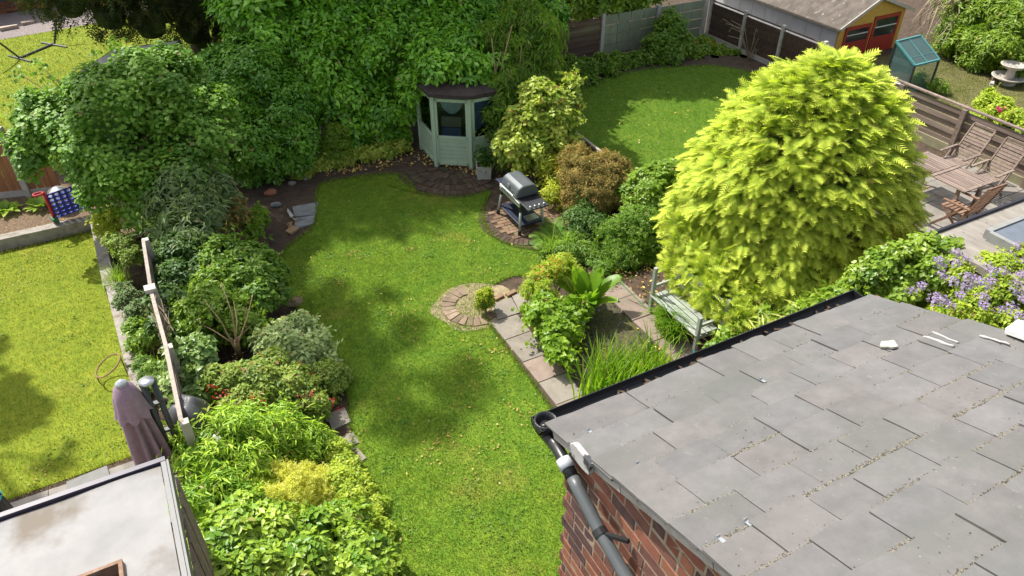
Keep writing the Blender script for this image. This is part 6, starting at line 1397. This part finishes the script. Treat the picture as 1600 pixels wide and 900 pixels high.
plant('privet_screen', 'big light green hedge above the bird bath', 'hedge', lobes_z([(1512, 30, 1.0, 38), (1550, 40, 1.0, 40), (1590, 58, .9, 40), (1560, 82, .6, 30), (1515, 75, .5, 28), (1600, 95, .5, 26), (1560, -5, 1.4, 50), (1615, 20, 1.2, 50), (1660, 60, 1.0, 60), (1530, 92, .35, 20), (1478, 68, .4, 18), (1590, 108, .3, 18), (1500, -10, 1.2, 40)]), leafmat('hedge_leaf', (.075, .14, .02), (.17, .25, .045), rough=.4, trans=.3, odd=(.4, .38, .09), oddk=.96), .17, LN, .2, 1.1, .36, .35, stems=5, core=.6)
t = thing('dead_branches', 'pale dead branches arching over soil beside the shed', 'branches', (*gz(1468, 78)[:2], 0)); mb = MB()
for i in range(44):
    s0 = gz(1495 + R.uniform(-30, 30), R.uniform(-30, 0), 1.7); e_ = gz(1455 + R.uniform(-35, 45), R.uniform(25, 72), R.uniform(.3, .8)); m_ = (s0 + e_) / 2 + R.uniform(-.25, .35, 3); mb.tube([s0, m_, e_], [.022, .015, .005], 5)
mb.build('branch', M['twig_tan'], t)
t = plant('rose_bush', 'yellow green rose bush with one pink bloom behind the fence', 'rose', lobes_px([(1540, 165, 10.5, 18), (1555, 182, 10.1, 18), (1580, 190, 9.6, 20), (1565, 170, 10.0, 16), (1600, 205, 9.2, 18), (1545, 150, 10.6, 10), (1530, 185, 10.2, 14)]), L_privet, .08, TW, .35, .8, .14, .2, core=.4)
flowers('flower', [at(1565, 171, 9.75)], .1, L_pink, t, 12, .045)
plant('weedy_clump', 'weeds growing beside the mini greenhouse legs', 'plant', lobes_px([(1462, 135, 11.9, 11), (1475, 140, 11.7, 8)]), L_bright, .08, LN, .5, .9, .1, .2, stems=0)
# ---- climbers by the felt roof
plant('ivy_mound', 'rounded bright ivy mound at the gable corner of the slate roof', 'ivy', lobes_z([(1365, 432, 2.2, 32), (1402, 420, 2.35, 36), (1440, 402, 2.4, 34), (1408, 455, 2.1, 34), (1475, 400, 2.5, 26), (1335, 462, 1.9, 26), (1450, 438, 2.3, 34), (1370, 470, 1.9, 26), (1490, 470, 2.0, 30), (1455, 480, 1.8, 30)]), L_ivy, .062, TWW, .42, 1.25, .15, .4, core=.78)
t = plant('potato_vine', 'lilac flowering climber sprawling over the felt roof edge', 'climber', lobes_z([(1500, 445, 2.35, 34), (1558, 468, 2.4, 38), (1550, 430, 2.5, 34), (1600, 470, 2.4, 38), (1508, 490, 2.2, 28), (1580, 508, 2.3, 30), (1595, 415, 2.6, 26), (1535, 500, 2.2, 28), (1640, 440, 2.5, 50), (1620, 520, 2.2, 40), (1490, 420, 2.5, 20), (1465, 500, 2.0, 22)]), L_sol, .055, TW, .3, 1.3, .13, .3)
FL = [(1495, 396), (1492, 412), (1466, 407), (1470, 418), (1472, 430), (1488, 440), (1440, 447), (1425, 457), (1475, 470), (1462, 465), (1500, 462), (1483, 480), (1545, 417), (1550, 425), (1530, 440), (1522, 437), (1540, 448), (1510, 433), (1560, 404), (1578, 400), (1590, 385), (1575, 412), (1595, 430), (1588, 445), (1585, 455), (1535, 465), (1537, 478), (1565, 487), (1580, 480), (1590, 495), (1597, 380), (1508, 408), (1568, 425), (1505, 450), (1548, 440), (1600, 410), (1517, 445), (1460, 472), (1598, 468)]
lc = np.array([l[0] for l in lobes_z([(1500, 445, 2.35, 34), (1558, 468, 2.4, 38), (1550, 430, 2.5, 34), (1600, 470, 2.4, 38), (1580, 508, 2.3, 30), (1408, 455, 2.1, 34), (1450, 438, 2.3, 34)])])
fm = []
for k in range(4):
    n = 42; d = randdir(n); d[:, 2] = np.abs(d[:, 2]); p = d * (.075, .075, .05) * R.uniform(.5, 1, (n, 1)); Nn = unit(d + R.normal(0, .4, d.shape)); v, f, a4 = leaves(p, leaf_dirs(Nn, 0), Nn, R.uniform(.022, .036, n), TWW); fm.append(np_mesh('flower_cluster', v, tris=f, mat=L_lilac, leaf=a4))
for i, (x, y) in enumerate(FL):
    o = new_obj('flower_cluster', fm[i % 4], t, gz(x, y, 2.74 + .04 * (i % 3)), None, 'stuff'); o.scale = (1.15, 1.15, 1.0)
plant('shade_shrub', 'dark green ground shrub between conifer and gutter', 'shrub', lobes_px([(1180, 508, 6.2, 30), (1228, 480, 6.3, 30), (1278, 462, 6.1, 28), (1140, 535, 6.0, 20), (1320, 435, 6.2, 28), (1255, 495, 5.7, 26), (1205, 522, 5.8, 22), (1300, 475, 5.5, 24), (1345, 410, 6.4, 24)]), L_ivy, .11, OV, .3, 1.0, .17, .3, core=.72)
P = np.vstack([at(x, y, B) + R.normal(0, .05, (9, 3)) for x, y, B in ((1220, 493, 5.75), (1240, 478, 5.8), (1262, 478, 5.75), (1272, 486, 5.7), (1205, 505, 5.75), (1238, 505, 5.6), (1195, 515, 5.75))]); Nn = unit(R.normal(size=P.shape) * .5 + (0, -.3, 1))
t = thing('ribbon_plant', 'white edged ribbon leaved plant above the gutter', 'plant', (P[:, 0].mean(), P[:, 1].mean(), 0)); leaf_part('foliage', [leaves(P, leaf_dirs(Nn, .1), Nn, R.uniform(.16, .28, len(P)), T_two(.15, .2))], L_ghost, t)
mb = MB(); c_ = P.mean(0); mb.tube([(c_[0], c_[1], 0), c_], .01, 5); mb.build('stem', M['twig'], t)
t = plant('geranium', 'blue flowered cranesbill at the end of the bench', 'plant', lobes_px([(1120, 545, 6.0, 14), (1135, 540, 6.0, 14), (1128, 555, 5.8, 12)]), L_mid, .07, TWW, .4, 1.0, .09, .4, stems=0)
flowers('flower', [at(x, y, 5.85) for x, y in ((1119, 546), (1134, 543), (1124, 565), (1115, 540))], .04, L_blue, t, 6, .02)
plant('low_leafy_plant', 'leafy plant below the conifer beside the shallow soil', 'plant', lobes_px([(1160, 555, 5.6, 14), (1140, 565, 5.6, 12), (1175, 545, 5.65, 14)]), L_bright, .08, TW, .35, .9, .1, .3, stems=0)
plant('lawn_edge_plant', 'fresh green weed clump at the corner of the soil', 'plant', lobes_px([(402, 345, 13.0, 14), (395, 362, 12.7, 12), (408, 332, 13.2, 8)]), L_bright, .1, TW, .35, 1.0, .12, .3, stems=0)
plant('autumn_shrub', 'small bronze shrub between buddleia and soil', 'shrub', lobes_px([(358, 320, 13.4, 22), (372, 340, 13.0, 18), (350, 345, 12.9, 16)]), L_tan, .07, TW, .4, 1.2, .13, .3)
# fallen leaves
def scatter(poly, n, name, lo=.03, hi=.07):
    poly = np.asarray(poly)[:, :2]; P = R.uniform(poly.min(0), poly.max(0), (n * 4, 2)); P = P[in_poly(P, poly)][:n]
    P = np.column_stack([P, np.full(len(P), .04)]); Nn = unit(R.normal(0, .35, P.shape) + (0, 0, 1)); leaf_part(name, [leaves(P, leaf_dirs(Nn, 0), Nn, R.uniform(lo, hi, len(P)), TW)], L_fallen, None)
scatter(G_((400, 290), (560, 270), (640, 262), (690, 262), (790, 290), (780, 275), (640, 232), (480, 280)), 420, 'fallen_leaves', .04, .1)
scatter(LAWN, 55, 'fallen_leaves', .02, .055)
scatter(LAWN_R, 120, 'fallen_leaves', .04, .09)
scatter([(6.2, 5.6), (7.6, 5.6), (7.6, 9.3), (6.3, 9.0)], 420, 'fallen_leaves', .03, .08)
scatter([(-7, 15.3), (-1, 15.2), (-.8, 12), (-1.2, 9), (-.7, 9), (-.7, 17), (-7, 17.5)], 1200, 'fallen_leaves', .03, .08)
# weeds in the turf, longer grass along its rim
def weeds(poly, n, mat, rr=(.05, .16)):
    poly = np.asarray(poly)[:, :2]; P = R.uniform(poly.min(0), poly.max(0), (n * 5, 2)); P = P[in_poly(P, poly)][:n]; Q = []
    for p in P: k = R.integers(10, 34); Q.append(np.column_stack([p + R.normal(0, R.uniform(*rr), (k, 2)), R.uniform(.012, .034, k)]))
    Q = np.vstack(Q); Nn = unit(R.normal(0, .3, Q.shape) + (0, 0, 1)); leaf_part('lawn_weeds', [leaves(Q, leaf_dirs(Nn, 0), Nn, R.uniform(.018, .045, len(Q)), TWW)], mat, None)
weeds(LAWN, 130, leafmat('clover_leaf', (.05, .12, .02), (.1, .19, .03), trans=.3)); weeds(LAWN_L, 80, leafmat('plantain_leaf', (.08, .14, .02), (.15, .2, .03), trans=.3)); weeds(LAWN_R, 60, bpy.data.materials['clover_leaf'], (.08, .2))
weeds(LAWN, 26, leafmat('thatch', (.16, .12, .045), (.27, .21, .09), trans=.1), (.08, .2)); weeds(LAWN_L, 30, bpy.data.materials['thatch'], (.08, .2))
def rim(poly, n, mat, closed=True):
    poly = np.asarray(poly)[:, :2]; nx = np.roll(poly, -1, 0); L_ = np.linalg.norm(nx - poly, axis=1); i = R.choice(len(poly), n, p=L_ / L_.sum()); f = R.random((n, 1))
    p = poly[i] * (1 - f) + nx[i] * f + R.normal(0, .022, (n, 2)); P = np.column_stack([p, np.full(n, .005)])
    leaf_part('edge_grass', [blades(P, R.uniform(0, 6.28, n), R.uniform(.035, .1, n), np.full(n, .007), R.uniform(.2, .9, n), 2)], mat, None)
rim(LAWN, 9000, M['blades']); rim(LAWN_L, 5000, M['blades_yellow']); rim(LAWN_R, 4000, M['blades_rear'])
# trees outside the picture whose shade falls across both lawns
def tall_tree(label, x, y, z0, z1, r, n, sz, dens, qr=(.2, .42)):
    t = thing('shade_tree', label, 'tree', (x, y, 0)); lb = []
    for i in range(n):
        z = R.uniform(z0, z1); f = 1 - abs((z - (z0 + z1) / 2) / ((z1 - z0) / 2)) ** 2 * .6; a = R.uniform(0, 6.28); d = r * f * R.uniform(.25, 1); q = R.uniform(*qr); lb.append((np.array((x + d * math.cos(a), y + d * math.sin(a), z)), np.array((q, q, q * .8))))
    P, Nn, RN = crown_points(lb, sz * sz * .4, dens, .3, .3); leaf_part('crown', [leaves(P, leaf_dirs(Nn, .3), Nn, sz * R.uniform(.7, 1.3, len(P)), TWW, RN)], L_mid, t)
    mb = MB(); mb.tube([(x, y, 0), (x + .1, y, z0), (x, y, z1 - .5)], [.3, .2, .04], 10)
    for c, q in lb[::2]: mb.tube([(x, y, max(1.5, c[2] - 1.2)), c], [.05, .015], 5)
    mb.build('trunk', M['twig'], t, smooth=True)
tall_tree('tall open crowned tree beyond the far lawn, outside the view', -6.3, 27.2, 23.0, 29.8, 1.6, 52, .2, .5, (.17, .34))
tall_tree('small spreading tree behind the orange board fence', -7.4, 18.4, 6.0, 15.5, 1.3, 60, .16, .6)
print('TRIS', TRIS[0])
